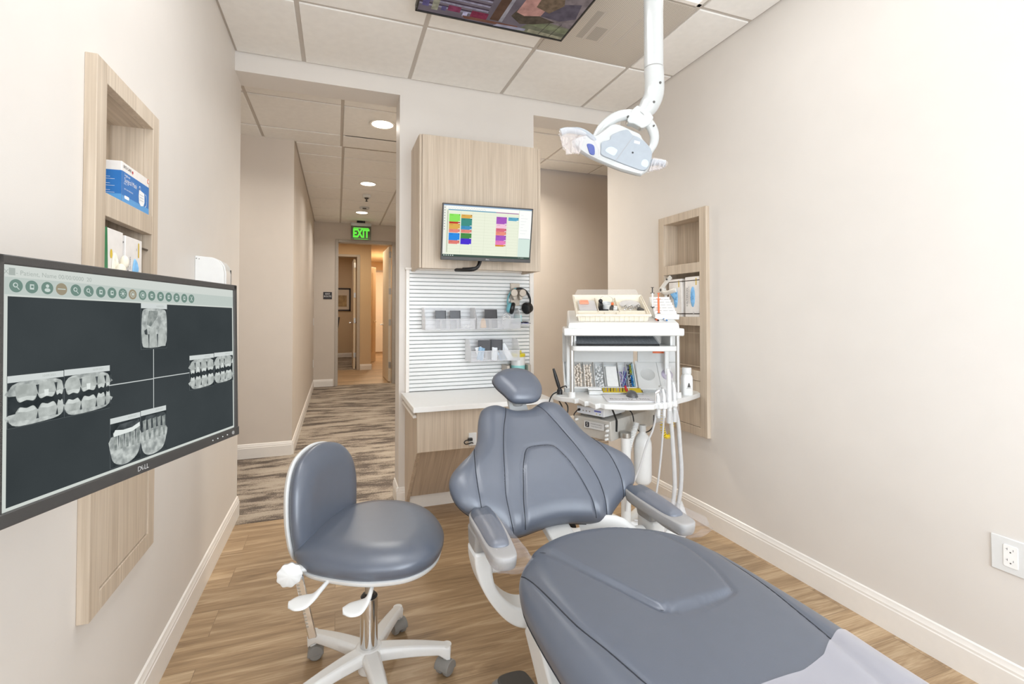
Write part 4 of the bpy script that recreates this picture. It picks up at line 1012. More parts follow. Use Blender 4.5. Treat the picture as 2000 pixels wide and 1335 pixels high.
b = MB(); b.tube([mbk(p[0], p[1], -.022) for p in back.lip(-.022)[::3]], .0014, 6, closed=True); b.build('side_piping', SEAMM, bc_)
b = MB(); b.add(*Cushion([(x*.82, .22+(y-.22)*.85) for x, y in bo], (0, .2), .01, .02, 0, .02, .02, N=120).mesh(lambda a, s, z: mbk(a, s, z-.05), 8)); b.build('back_shell', WHITE, CH)

# headrest
h0 = np.array([XC-.012, 1.868, .934]); ht = np.array([0, .8, .6]); hn = np.array([0, -.6, .8])
ho = [(-.094, .048), (-.073, .074), (-.03, .094), (.025, .098), (.072, .082), (.1, .046), (.109, 0), (.1, -.038), (.078, -.07), (.05, -.086), (.005, -.089), (-.034, -.082), (-.054, -.062), (-.07, -.03), (-.09, .012)]
head = Cushion(ho, (.005, .005), .03, .045, .006, .03, .03, N=200)
mh = lambda a, s, z: tuple(h0+np.array([a, 0, 0])+ht*s+hn*(z-.012-.5*a*a))
b = MB(); b.add(*head.mesh(mh, 40)); b.build('headrest_cushion', LEATH, CH, smooth=70)
b = MB(); b.tube([mh(p[0], p[1], -.008) for p in head.lip(-.008)[::3]], .0012, 6, closed=True); b.build('headrest_piping', SEAMM, CH)
b = MB()
q0 = p0+tt*.40-nn*.035; q1 = p0+tt*.60-nn*.02
b.hexa([tuple(q0+np.array([-.045, 0, 0])), tuple(q0+np.array([.045, 0, 0])), tuple(q0+np.array([.045, 0, 0])-nn*.018), tuple(q0+np.array([-.045, 0, 0])-nn*.018), tuple(q1+np.array([-.034, 0, 0])), tuple(q1+np.array([.034, 0, 0])), tuple(q1+np.array([.034, 0, 0])-nn*.018), tuple(q1+np.array([-.034, 0, 0])-nn*.018)])
b.build('headrest_stem', PALE, CH, .004)
b = MB(); b.tube([tuple(h0-hn*.04-ht*.03), tuple(p0+tt*.52-nn*.03)], .022, 14); b.build('headrest_pivot', GREY, CH)

# arms
ARMG = paint('arm_grey_plastic', (160, 158, 156), .38, var=.01)
def arm(s):
    """s=-1 viewer's left, +1 right; x measured outward from the chair axis"""
    X = lambda x: XC+.01+s*x
    lo = [(.288, 1.50), (.27, 1.512), (.252, 1.50), (.247, 1.42), (.252, 1.32), (.262, 1.24), (.275, 1.215), (.305, 1.212), (.326, 1.225), (.333, 1.26), (.334, 1.36), (.334, 1.46), (.325, 1.495), (.31, 1.508)]
    zt = lambda y: .578+.012*math.sin((y-1.2)*8)*.4+.02*max(0, (y-1.30))/.2*.6
    fr = Cushion(lo, (.292, 1.36), .004, .012, 0, .036, .012, N=120)
    g_ = MB(); g_.add(*fr.mesh(lambda a, c, z: (X(a), c, zt(c)+z), 10)); g = g_.build('armrest_frame', ARMG, CH, smooth=60)
    pd = Cushion([(.292+(x-.292)*.86, 1.385+(y-1.36)*.8) for x, y in lo], (.292, 1.385), .017, .03, .003, .004, .004, N=140)
    g_ = MB(); g_.add(*pd.mesh(lambda a, c, z: (X(a), c, zt(c)+.003+z), 20)); g_.build('armrest_pad', LEATH, g, smooth=70)
    g_ = MB(); g_.hexa([(X(.283), 1.395, .51), (X(.336), 1.395, .51), (X(.336), 1.475, .51), (X(.283), 1.475, .51), (X(.281), 1.385, .57), (X(.335), 1.385, .57), (X(.335), 1.49, .57), (X(.281), 1.49, .57)]); g_.build('arm_collar', ARMG, CH, .01, 3)
    # curved white support that sweeps under the seat
    o_ = spline([(.338, .515), (.334, .47), (.315, .41), (.277, .345), (.23, .292), (.18, .264), (.12, .256)], 6)
    i_ = spline([(.285, .515), (.283, .455), (.27, .403), (.24, .362), (.207, .335), (.172, .322), (.12, .318)], 6)
    rings = [[(X(a), 1.385, b_), (X(c), 1.385, d), (X(c), 1.475, d), (X(a), 1.475, b_)] for (a, b_), (c, d) in zip(o_, i_)]
    g_ = MB(); g_.loft(rings); g_.build('arm_support', WHITE, CH, .012, 3, smooth=50)
    g_ = MB(); g_.lathe([(.001, -.062), (.026, -.06), (.03, -.05), (.03, .01)], (X(.27), 1.43, .462), 28, axis='X') if s > 0 else g_.lathe([(.03, -.01), (.03, .05), (.026, .06), (.001, .062)], (X(.27), 1.43, .462), 28, axis='X'); g_.build('arm_hub', WHITE, CH, .003)
    return X
for s in (-1, 1): X_ = arm(s)
# back lever on the right, with a round badge
X = lambda x: XC+.01+x
b = MB()
lp = [(XC+.01+x, y, z) for x, y, z in spline([(.07, 1.50, .485), (.12, 1.475, .50), (.17, 1.445, .50), (.21, 1.42, .475), (.225, 1.41, .44)], 6)]
b.tube(lp, [.016+.014*min(1, k/14) for k in range(len(lp))], 14, squash=(1.3, .6)); b.build('back_lever', WHITE, CH, smooth=80)
b = MB(); b.lathe([(.001, 1.375), (.021, 1.375), (.023, 1.378), (.023, 1.41), (.001, 1.41)], (X(.222), 0, .462), 28, axis='Y'); b.build('lever_badge', PALE, CH, .001)
b = MB(); b.hexa([(XC-.055, 1.22, .44), (XC+.02, 1.22, .44), (XC+.02, 1.25, .42), (XC-.055, 1.25, .42), (XC-.06, 1.50, .52), (XC+.03, 1.50, .52), (XC+.03, 1.53, .50), (XC-.06, 1.53, .50)]); b.build('back_bracket', PALE, CH, .004)
# lift beam and floor base
b = MB(); pr = [(1.37, .275), (1.345, .305), (1.26, .315), (.93, .02), (.93, 0), (1.06, 0), (1.30, .215)]
b.loft([[(x, y, z) for y, z in pr] for x in (.535, .895)]); b.build('lift_beam', WHITE, CH, .008, 3)
b = MB(); b.prism(rrect(.5, .95, .12, 6, XC, .62), 0, .045); b.build('floor_base', GREY, CH, .01, 3)
b = MB(); b.box(XC-.13, XC+.13, .75, 1.2, .2, .47); b.build('seat_carrier', GREY, CH, .01)

# plastic covers
SLEEVE = clear('sleeve_film', (226, 226, 236), .035, .05, .5, .16)
def sleeve(s, label):
    X = lambda x: XC+.01+s*x
    b = MB(); rings = []; n = 36
    rnd = random.Random(5+s)
    for j in range(13):
        q = j/12; y = 1.425-.235*q; w_ = .045+.008*q
        ring = []
        for k in range(n):
            a = 2*PI*k/n; cx = math.cos(a); sz = math.sin(a)
            wob = 1+.05*math.sin(5*a+4*q)+.04*math.sin(9*a-7*q+s)+rnd.uniform(-.012, .012)
            ring.append((X(.292+w_*wob*(abs(cx)**.7)*(1 if cx > 0 else -1)), y+.008*math.sin(3*a+s), .583+(.030*sz if sz > 0 else .034*sz)*wob))
        rings.append(ring)
    rings.append([(X(.292+(p[0]-X(.292))*s*.9), 1.172+.01*math.sin(4*2*PI*k/n), .588+(p[2]-.588)*.25) for k, p in enumerate(rings[-1])])
    b.loft(rings, cap=False)
    return tag(b.build('plastic_sleeve', SLEEVE, smooth=60), label, 'plastic cover', 'clear sleeves over the arm pads')
sleeve(-1, 'clear crinkled plastic sleeve over the left arm pad, beside the stool')
sleeve(1, 'clear crinkled plastic sleeve over the right arm pad, in front of the hoses')
# clear foot sheet
b = MB(); vs_, fs_ = [], []; edge = [(-.29, .60), (-.1, .632), (-.03, .640), (.065, .638), (.14, .655), (.19, .682), (.235, .698), (.262, .703), (.288, .715)]
ex = np.array([p[0] for p in edge]); ey = np.array([p[1] for p in edge])
nx, ny = 60, 60; G = []
for i in range(nx+1):
    x = -.297+.594*i/nx; yt = float(np.interp(x, ex, ey))
    for j in range(ny+1):
        G.append((x, .05+(yt-.05)*j/ny))
G = np.array(G); hh = seat.height(G); hh = np.where(seg_dist(G, seat.out, True) < .02, np.maximum(hh, .026), hh)
for (x, y), z in zip(G, hh): vs_.append((XC+x, y, zs(y)+z+.0025+.0012*math.sin(37*x+11*y)*math.sin(23*y)))
for i in range(nx):
    for j in range(ny):
        if inside(np.array([G[i*(ny+1)+j]]), seat.out)[0]: fs_.append((i*(ny+1)+j, (i+1)*(ny+1)+j, (i+1)*(ny+1)+j+1, i*(ny+1)+j+1))
b.add(vs_, fs_)
tag(b.build('foot_cover', clear('milky_sheet', (214, 212, 220), .30, .28), smooth=60), 'milky clear plastic sheet over the foot end of the chair', 'plastic cover')

# foot control on the floor
t = thing('foot_pedal', 'grey foot control disc on the floor beside the chair base', 'foot pedal', (.545, 1.41, 0))
b = MB(); b.prism(spline([(.46, 1.45), (.47, 1.50), (.51, 1.522), (.58, 1.522), (.605, 1.49), (.61, 1.40), (.59, 1.32), (.53, 1.31), (.48, 1.33), (.458, 1.39)], 5, True), 0, .04); b.build('pedal_housing', GREY, t, .012, 3)
b = MB(); b.prism(spline([(.495, 1.45), (.50, 1.505), (.575, 1.508), (.596, 1.47), (.596, 1.39), (.56, 1.34), (.51, 1.35)], 5, True), .04, .052); b.build('pedal_plate', DGREY, t, .006, 2)

# ------------------------------------------------------------------ operator stool
SM = Matrix.Translation((.107, 1.695, 0))
ST = thing('operator_stool', 'blue-grey wheeled operator stool with low backrest, left of the chair', 'stool', (.107, 1.695, 0))
sx, sy = .107, 1.695
seo = [(-.228, -.035), (-.195, -.115), (-.11, -.188), (-.01, -.238), (.1, -.25), (.185, -.2), (.232, -.1), (.24, .01), (.215, .13), (.14, .22), (.02, .262), (-.1, .225), (-.18, .14), (-.222, .05)]
cs = Cushion(seo, (.01, 0), .045, .09, .006, .036, .03, N=240)
sm_ = lambda a, c, z: (sx+a, sy+c, .478+z+.03*max(0, .1-a-c)*0)
b = MB(); b.add(*cs.mesh(sm_, 50)); b.build('seat_cushion', LEATH, ST, smooth=70)
b = MB(); b.add(*Cushion([(x*.97, y*.97) for x, y in seo], (.01, 0), .004, .01, 0, .026, .05, N=160).mesh(lambda a, c, z: (sx+a, sy+c, .446+z), 6)); b.build('seat_shell', WHITE, ST, smooth=60)
a_ = math.radians(60); bw = np.array([math.cos(a_), math.sin(a_), 0]); bn = np.array([math.sin(a_), -math.cos(a_), 0]); bu = np.array([0, 0, 1])*math.cos(.1)-bn*math.sin(.1); bc = np.array([-.045, 1.815, .60])
beo = [(-.19, -.01), (-.186, -.085), (-.165, -.145), (-.12, -.165), (0, -.168), (.12, -.16), (.165, -.13), (.186, -.04), (.188, .03), (.17, .09), (.12, .142), (.04, .168), (-.04, .168), (-.12, .142), (-.17, .08)]
cb = Cushion(beo, (0, 0), .034, .07, .004, .02, .02, N=220)
mb_ = lambda x, y, z: tuple(bc+bw*x+bu*y+bn*(z+.5*x*x))
b = MB(); b.add(*cb.mesh(mb_, 44)); b.build('backrest_cushion', LEATH, ST, smooth=70)
b = MB(); b.add(*Cushion([(x*1.0, y*1.0) for x, y in beo], (0, 0), .004, .01, 0, .022, .05, N=160).mesh(lambda x, y, z: mb_(x, y, z-.024), 8)); b.build('backrest_shell', WHITE, ST, smooth=60)
# back bar with ratchet holes, knob
b = MB()
bar0, bar1 = Vector((-.103, 1.57, .46)), Vector((-.062, 1.57, .262))
d = (bar1-bar0).normalized(); b.M = frame(bar0, (1, 0, 0), d.cross(Vector((1, 0, 0))).normalized(), d)
b.box(-.012, .012, -.005, .005, 0, (bar1-bar0).length); b.build('back_bar', CHROME, ST, .003)
b = MB()
b.M = frame(bar0, (1, 0, 0), d.cross(Vector((1, 0, 0))).normalized(), d)
for k in range(14): b.box(-.010, -.003, -.0056, .0056, .03+.010*k, .036+.010*k)
b.build('bar_teeth', STEEL, ST, smooth=0)
b = MB(); rings = []
for y, r in ((1.575, .01), (1.568, .03), (1.552, .034), (1.547, .028), (1.545, .001)):
    rings.append([(-.125+(r*(1+.045*math.cos(9*2*PI*k/72)))*math.cos(2*PI*k/72), y, .466+(r*(1+.045*math.cos(9*2*PI*k/72)))*math.sin(2*PI*k/72)) for k in range(72)])
b.loft(rings); b.build('back_knob', WHITE, ST, smooth=60)
b = MB(); b.tube([(-.105, 1.59, .463), (-.02, 1.62, .448), (.06, 1.66, .44)], .016, 12, squash=(.6, 1.2)); b.tube([(-.09, 1.62, .46), (-.10, 1.72, .47), (-.1, 1.82, .5), (-.075, 1.835, .56)], .012, 10); b.build('back_bracket', WHITE, ST)
# paddles: a narrow arm that turns into a flat foot
def paddle(pts, wid, name):
    P_ = spline(pts, 5); W_ = [w[0] for w in spline([(w,) for w in wid], 5)]; rings = []
    for k, p in enumerate(P_):
        a = Vector(P_[max(k-1, 0)]); c = Vector(P_[min(k+1, len(P_)-1)]); d = (c-a).normalized()
        s_ = Vector((0, 1, 0)); u_ = s_.cross(d).normalized()
        rings.append([tuple(Vector(p)+s_*(W_[k]*math.cos(2*PI*q/18))+u_*(.0065*math.sin(2*PI*q/18))) for q in range(18)])
    b = MB(); b.loft(rings); b.build(name, WHITE, ST, smooth=60)
paddle([(.012, 1.60, .440), (-.018, 1.54, .438), (-.040, 1.505, .432), (-.058, 1.488, .424), (-.078, 1.482, .420), (-.103, 1.482, .419), (-.122, 1.484, .419)], [.011, .0115, .013, .022, .036, .034, .014], 'tilt_lever')
paddle([(.125, 1.60, .436), (.112, 1.53, .430), (.098, 1.47, .420), (.085, 1.445, .408), (.066, 1.436, .401), (.040, 1.436, .399), (.020, 1.438, .399)], [.011, .0115, .013, .022, .036, .034, .014], 'height_lever')
b = MB(); b.cyl((sx, sy, .25), (sx, sy, .45), .0135, n=24); b.cyl((sx, sy, .325), (sx, sy, .331), .0155, n=24); b.build('gas_rod', STEEL, ST)
b = MB(); b.lathe([(.001, .285), (.0225, .285), (.028, .282), (.0285, .278), (.0285, .12), (.001, .12)], (sx, sy, 0), 40); b.build('gas_cylinder', CHROME, ST)
b = MB(); b.lathe([(.014, .291), (.022, .291), (.0275, .284), (.014, .284)], (sx, sy, 0), 32); b.build('cylinder_cap', BLACK, ST)
# five-spoke base
leg0 = None
BASEW = paint('stool_base_white', (232, 232, 230), .35, var=.01)
b = MB(); b.lathe([(.001, .04), (.034, .04), (.036, .075), (.05, .09), (.05, .11), (.04, .121), (.001, .121)], (sx, sy, 0), 36); b.build('base_hub', BASEW, ST, .003)
for k in range(5):
    an = math.radians(-10+72*k); M_ = Matrix.Translation((sx, sy, 0)) @ Matrix.Rotation(an, 4, 'Z')
    b = MB(M_); rings = []
    for q in np.linspace(0, 1, 13):
        r_ = .03+.24*q; zt_ = .119-.026*q**1.8; hw = .030-.011*q; th = .042-.012*q if q < .86 else .034+.02*(q-.86)/.14
        zb = zt_-th
        rings.append([(r_, -hw*.86, zb), (r_, -hw, zt_-.012), (r_, -hw*.72, zt_), (r_, hw*.72, zt_), (r_, hw, zt_-.012), (r_, hw*.86, zb)])
    b.loft(rings); lg = b.build('base_leg', BASEW, ST, .004, 2, smooth=50)
    b = MB(M_); b.cyl((.257, 0, .046), (.257, 0, .095), .013, .017, 16); b.build('caster_socket', BASEW, lg)
    sw = math.radians(40+70*k)
    M2 = M_ @ Matrix.Translation((.257, 0, 0)) @ Matrix.Rotation(sw-an, 4, 'Z')
    b = MB(M2); b.cyl((0, 0, .04), (0, 0, .062), .006, n=12)
    for s in (-1, 1): b.lathe([(.001, s*.004), (.021, s*.004), (.025, s*.008), (.025, s*.02), (.021, s*.025), (.001, s*.026)], (-.008, 0, .025), 28, axis='Y')
    hood = [(-.008+.027*math.cos(t_), .025+.027*math.sin(t_)) for t_ in np.linspace(-.3, PI+.1, 16)]
    b.loft([[(x, y, z) for x, z in hood] for y in (-.027, .027)]); b.build('caster', paint('caster_grey', (140, 138, 134), .5), lg, .002)
# ------------------------------------------------------------------ things on the slat panel
BINM = clear('clear_bin_plastic', (244, 245, 248), .26, .15)
CARD = paint('smoke_grey_card', (70, 70, 74), .25, var=.06)
def bin_(label, x0, x1, z0, ht, y1=3.112, dep=.125):
    t = thing('storage_bin', label, 'bin', ((x0+x1)/2, y1-dep/2, z0), group='clear bins hung on the slat panel')
    y0 = y1-dep; w_ = .004
    b = MB(); b.box(x0+.004, x1-.004, y0, y1, z0, z0+w_); b.box(x0+.004, x1-.004, y0-.001, y0+w_, z0, z0+ht*.48); b.box(x0, x1, y1-w_, y1, z0, z0+ht); b.box(x0+.004, x1-.004, y0-.012, y0+w_, z0+ht*.46, z0+ht*.50); b.build('bin_tray', BINM, t, .001)
    for xa in (x0, x1-w_):
        b = MB(); pr = [(y1, z0), (y0, z0), (y0-.006, z0+ht*.5), (y0+dep*.28, z0+ht*.96), (y0+dep*.4, z0+ht), (y1, z0+ht)]
        b.loft([[(x, y, z) for y, z in pr] for x in (xa, xa+w_)]); b.build('bin_side', BINM, t, .001)
    for k in (1, 2):
        xd = x0+(x1-x0)*k/3; b = MB(); b.box(xd-.001, xd+.001, y0+.004, y1-.004, z0+.004, z0+ht*.46); b.build('bin_divider', BINM, t, smooth=0)
    return t
bin_('clear bin hung left in the upper pair on the slat panel, with two dark cards', .512, .838, 1.122, .138)
bin_('clear bin hung right in the upper pair on the slat panel, under the headphones', .843, 1.148, 1.122, .138)
bin_('clear lower bin on the slat panel, crammed with pouches, above the headrest', .80, 1.135, .915, .14, dep=.14)
def card(label, x, y, z, ang, tilt, w_=.068, h_=.115):
    M = Matrix.Translation((x, y, z)) @ Matrix.Rotation(ang, 4, 'Z') @ Matrix.Rotation(tilt, 4, 'X')
    t = thing('film_holder', label, 'film holder', (x, y, z), Matrix.Rotation(ang, 4, 'Z'), 'dark film holders in the bins')
    b = MB(M); b.box(-w_/2, w_/2, 0, .004, 0, h_); b.build('card', CARD, t, .001)
    b = MB(M); b.box(w_/2-.004, w_/2+.001, -.002, .006, 0, h_); b.build('card_edge', BLACK, t, .0008)
card('left dark card standing in the upper left bin', .625, 3.05, 1.128, 0, -.1)
card('right dark card standing in the upper left bin', .72, 3.05, 1.128, 0, -.1)
card('dark card standing in the upper right bin beside the amber wedge', .962, 3.045, 1.128, .05, -.12, .085, .122)
card('left dark card leaning in the lower bin', .905, 3.02, .925, -.35, -.15, .085, .125)
card('right dark card leaning in the lower bin', .985, 3.02, .925, -.35, -.15, .085, .128)
b = MB(); b.hexa([(.875, 3.0, 1.13), (.915, 3.0, 1.13), (.915, 3.03, 1.13), (.875, 3.03, 1.13), (.878, 3.005, 1.175), (.91, 3.005, 1.18), (.905, 3.025, 1.195), (.885, 3.025, 1.19)]); tag(b.build('amber_wedge', paint('amber_plastic', (206, 150, 40), .3), bevel=.004), 'amber wedge in the upper right bin', 'bite block')
b = MB(); b.tube([(1.05+.026*math.cos(a_), 3.0+.012*math.sin(a_*2), 1.165+.026*math.sin(a_)+.0006*k) for k, a_ in enumerate(np.linspace(0, 6*PI, 70))], .0022, 8); tag(b.build('cable_coil', WHITE), 'coiled white cable in the upper right bin', 'cable')
b = MB()
for k in range(4): b.ball((.77+.012*k, 3.02+.01*(k % 2), 1.138+.006*(k % 2)), .009, 10, 6, (1.2, 1, .8))
tag(b.build('cotton_scraps', WHITE), 'small white cotton pieces at the right of the upper left bin', 'cotton', kind='stuff')
POUCH = paint('pouch_paper', (236, 240, 244), .5, var=.04); POUB = paint('pouch_blue_film', (150, 186, 214), .25, var=.06)
pr = random.Random(3)
for k, (x, z, an, m, lab) in enumerate(((.865, .925, .5, POUB, 'blue pouch at the left end of the lower bin'), (.88, .925, -.3, POUCH, 'white pouch in front of the left dark card'), (.925, .92, .8, POUCH, 'white pouch folded between the two dark cards'), (.965, .92, .25, POUCH, 'white pouch before the right dark card'), (1.03, .92, -.6, POUB, 'blue pouch right of the dark cards in the lower bin'), (1.085, .92, -.75, POUCH, 'long white pouch sticking up at the right of the lower bin'))):
    M = Matrix.Translation((x, 2.99+.012*(k % 3), z)) @ Matrix.Rotation(an*.6, 4, 'Y') @ Matrix.Rotation(-.25, 4, 'X')
    b = MB(M); n_ = 8; h_ = .085 if k != 5 else .115
    b.loft([[((q/n_-.5)*.04, .004*math.sin(q*1.3+k)+s_*.0008+.006*(v/5)**2, h_*v/5) for q in range(n_+1)]+[((q/n_-.5)*.04, .004*math.sin(q*1.3+k)+.002+.006*(v/5)**2, h_*v/5) for q in range(n_, -1, -1)] for v in range(6) for s_ in (0,)])
    tag(b.build('sterile_pouch', m, smooth=60), lab, 'pouch', 'pouches in the lower bin')
# headphones on a steel hook
BRK = paint('taupe_hook_metal', (186, 176, 164), .35, .4)
t = thing('headphone_hook', 'taupe metal hook plate on the slat panel holding the headphones', 'hook', (1.15, 3.1, 1.27))
b = MB(); b.box(1.118, 1.185, 3.105, 3.112, 1.275, 1.43); b.build('hook_plate', BRK, t, .002)
for x, a0 in ((1.133, -1), (1.178, 1)):
    b = MB(); b.tube([(x, 3.106, 1.345), (x, 3.06, 1.345)], .016, 16, squash=(1.9, .8)); b.lathe([(.001, 3.046), (.024, 3.046), (.026, 3.052), (.024, 3.058), (.001, 3.058)], (x+.008*a0, 0, 1.362), 24, axis='Y'); b.build('hook_prong', BRK, t, .001)
TEAL = paint('teal_plastic', (112, 178, 190), .35)
t = thing('headphones', 'black and teal headphones hanging on the slat panel hook', 'headphones', (1.168, 3.07, 1.22))
hc = (1.168, 3.075, 1.305); arc = [(hc[0]+.083*math.cos(a_), hc[1], hc[2]+.092*math.sin(a_)) for a_ in np.linspace(PI*1.12, -.12*PI, 36)]
b = MB(); b.tube(arc[:16], .0085, 10, squash=(.55, 1.4)); b.build('headband_teal', TEAL, t); b = MB(); b.tube(arc[15:], .0085, 10, squash=(.55, 1.4)); b.build('headband', BLACK, t); b = MB(); b.tube([(p[0]*.94+hc[0]*.06, p[1], p[2]*.94+hc[2]*.06) for p in arc[6:30]], .007, 10, squash=(.6, 1.4)); b.build('band_padding', BLACK, t)
for s, col_ in ((-1, TEAL), (1, BLACK)):
    M = Matrix.Translation((hc[0]+s*.068, 3.072, 1.262)) @ Matrix.Rotation(s*-.25, 4, 'Y') @ Matrix.Rotation(.4*s, 4, 'Z')
    b = MB(M); b.lathe([(.001, -s*.006), (.036, -s*.006), (.041, -s*.014), (.040, -s*.026), (.032, -s*.032), (.02, -s*.028), (.001, -s*.026)], (0, 0, 0), 28, axis='X'); c_ = b.build('ear_cushion', BLACK, t)
    b = MB(M); b.lathe([(.001, s*.02), (.024, s*.02), (.034, s*.012), (.037, -s*.006), (.001, -s*.006)], (0, 0, 0), 28, axis='X'); b.build('ear_cup', col_, t)
    b = MB(M); b.lathe([(.001, s*.022), (.014, s*.022), (.014, s*.019), (.001, s*.019)], (0, 0, 0), 20, axis='X'); b.build('cup_cap', PALE, c_)
b = MB(); b.box(1.118, 1.24, 3.06, 3.112, 1.14, 1.146); b.box(1.118, 1.24, 3.058, 3.062, 1.14, 1.156); tag(b.build('pen_ledge', clear('clear_ledge', (238, 240, 242), .35, .15), bevel=.001), 'small clear ledge on the slat panel under the headphones', 'ledge')
b = MB(); b.box(1.145, 1.192, 3.085, 3.105, 1.146, 1.212); tag(b.build('note_pad', paint('aqua_paper', (176, 226, 228), .6), bevel=.001), 'aqua sticky note pad on the clear ledge beside the bin', 'note pad')
for k, (dx, dz, c, lab) in enumerate(((0, 0, (52, 58, 150), 'blue pen sticking out right from the clear ledge'), (-.01, .009, (40, 42, 56), 'black pen on top of the blue pen'), (-.03, -.002, (150, 142, 120), 'bronze pen under the blue pen'))):
    t = thing('pen', lab, 'pen', (1.18+dx, 3.07, 1.152+dz), group='pens on the clear ledge')
    y_ = 3.075+.007*k; z_ = 1.152+dz
    b = MB(); b.cyl((1.12+dx, y_, z_), (1.235+dx, y_-.012, z_+.003), .004, n=10); b.build('barrel', paint('pen_%d' % k, c, .3), t)
    b = MB(); b.cyl((1.235+dx, y_-.012, z_+.003), (1.25+dx, y_-.0135, z_+.0035), .004, .001, 10); b.box(1.205+dx, 1.23+dx, y_-.01, y_-.006, z_+.004, z_+.008); b.build('clip_tip', BLACK, t)
t = thing('wipes_canister', 'white and teal wipes canister with a yellow lid, above the headrest', 'canister', (1.155, 3.06, .76))
b = MB(); b.lathe([(.001, .76), (.04, .76), (.046, .83), (.048, .87), (.048, .925), (.044, .932), (.001, .932)], (1.155, 3.06, 0), 32); b.build('canister_body', WHITE, t)
b = MB(); b.lathe([(.0405, .765), (.0465, .83), (.0484, .868), (.0484, .875), (.0404, .765)], (1.155, 3.06, 0), 32, cap=False); b.build('canister_label', paint('aqua_label', (150, 214, 212), .4), t)
b = MB(); b.lathe([(.001, .930), (.047, .930), (.049, .935), (.049, .95), (.045, .955), (.001, .955)], (1.155, 3.06, 0), 32); b.box(1.135, 1.17, 3.03, 3.08, .955, .975); b.build('lid', paint('yellow_lid', (216, 200, 44), .35), t, .004)
t = thing('canister_bracket', 'grey metal bracket holding the wipes canister', 'bracket', (1.14, 3.1, .74))
b = MB(); b.box(1.055, 1.075, 3.0, 3.11, .75, .88); b.box(1.055, 1.21, 3.106, 3.112, .75, .88); b.box(1.205, 1.225, 3.0, 3.11, .75, .88); b.box(1.055, 1.225, 2.996, 3.0, .75, .80); b.build('bracket_plate', BRK, t, .002); b = MB(); b.box(1.075, 1.205, 3.0, 3.106, .75, .755); b.build('bracket_floor', BRK, t)

# ------------------------------------------------------------------ pole lamp
LF_ = frame((1.08, 1.47, 0), (.94, -.3415, 0), (.3415, .94, 0), (0, 0, 1))
LT = thing('exam_lamp', 'white ceiling-hung examination lamp with two handles, on a bent pole', 'lamp', (1.08, 1.47, 1.7), LF_.to_3x3().to_4x4())
LAMPW = paint('lamp_white_enamel', (186, 188, 187), .22, var=.008, coat=.4)
b = MB(LF_); b.tube([(.007, 0, ZC-.005), (.007, 0, 2.125)], .0345, 36); b.build('pole', LAMPW, LT)
b = MB(LF_); b.lathe([(.001, ZC-.04), (.055, ZC-.04), (.07, ZC-.02), (.075, ZC-.006), (.001, ZC-.006)], (.007, 0, 0), 32); b.build('ceiling_rose', LAMPW, LT)
bend = spline([(.007, 0, 2.122), (.009, 0, 2.07), (.006, 0, 2.025), (-.012, 0, 1.985), (-.036, 0, 1.955), (-.046, 0, 1.944)], 8)
b = MB(LF_); b.tube(bend, [.035]*24+[.035-.001*k for k in range(len(bend)-24)], 32); b.build('bent_neck', LAMPW, LT)
b = MB(LF_); b.lathe([(.0352, 2.121), (.0352, 2.124)], (.007, 0, 0), 32, cap=False); b.tube([bend[-3], bend[-2]], .0318, 32); b.build('joint_line', GREY, LT)
for (x, z) in ((.02, 2.055), (-.003, 1.985)):
    b = MB(LF_); b.lathe([(.001, -.0352), (.0045, -.0352), (.0045, -.03), (.001, -.03)], (x, 0, z), 14, axis='Y'); b.build('screw_hole', DGREY, LT)
S = .000224
def LP(L): return [(-.363+a*S, 1.997-c*S) for a, c in L]
yoke = spline([(-.212, -.012, 1.842), (-.205, -.012, 1.866), (-.18, -.012, 1.905), (-.135, -.012, 1.938), (-.085, -.012, 1.947), (-.04, -.012, 1.935), (-.01, -.012, 1.908), (.004, -.012, 1.872), (.0, -.012, 1.838), (-.022, -.012, 1.80)], 8)
b = MB(LF_); b.tube(yoke, [.013+.007*math.sin(PI*min(1, k/len(yoke)*1.1))**.7 for k in range(len(yoke))], 18, squash=(1, .85)); b.build('yoke', LAMPW, LT, smooth=70)
hubp = LP([(1345, 95), (1450, 150), (1560, 215), (1610, 290), (1560, 400), (1450, 458), (1410, 467), (1380, 440), (1290, 392), (1215, 382), (1185, 352), (1195, 290), (1250, 180)])
b = MB(LF_); b.loft([[(x, y, z) for x, z in hubp] for y in (-.03, -.026, .006)]); b.build('yoke_hub', LAMPW, LT, .007, 3, smooth=60)
for x, z in ((-.095, 1.934), (-.003, 1.90), (-.205, 1.858)):
    b = MB(LF_); b.lathe([(.001, -.0345), (.003, -.0345), (.003, -.02), (.001, -.02)], (x, 0, z), 12, axis='Y'); b.build('screw_hole', DGREY, LT)
bodyo = spline(LP([(640, 640), (720, 590), (790, 540), (880, 470), (960, 455), (1060, 480), (1200, 545), (1350, 615), (1395, 690), (1470, 780), (1530, 880), (1545, 1000), (1490, 1180), (1400, 1255), (1345, 1275), (1200, 1240), (1000, 1180), (780, 1090), (600, 1010), (430, 915), (330, 830), (290, 745), (310, 690), (420, 650), (520, 640)]), 5, True)
cxy = (sum(p[0] for p in bodyo)/len(bodyo), sum(p[1] for p in bodyo)/len(bodyo))
def scl(L, s): return [(cxy[0]+(x-cxy[0])*s, cxy[1]+(z-cxy[1])*s) for x, z in L]
b = MB(LF_); b.loft([[(x, y, z+max(0, y+.05)*.36) for x, z in scl(bodyo, s)] for y, s in ((-.068, .93), (-.064, .97), (-.055, .992), (-.045, 1), (.0, .97), (.03, .93), (.05, .86), (.06, .7))]); b.build('lamp_housing', LAMPW, LT, smooth=40)
facep = spline(LP([(735, 760), (860, 720), (900, 640), (1130, 560), (1215, 640), (1330, 690), (1460, 800), (1530, 930), (1500, 1080), (1410, 1215), (1180, 1150), (900, 1040), (725, 960), (720, 860)]), 4, True)
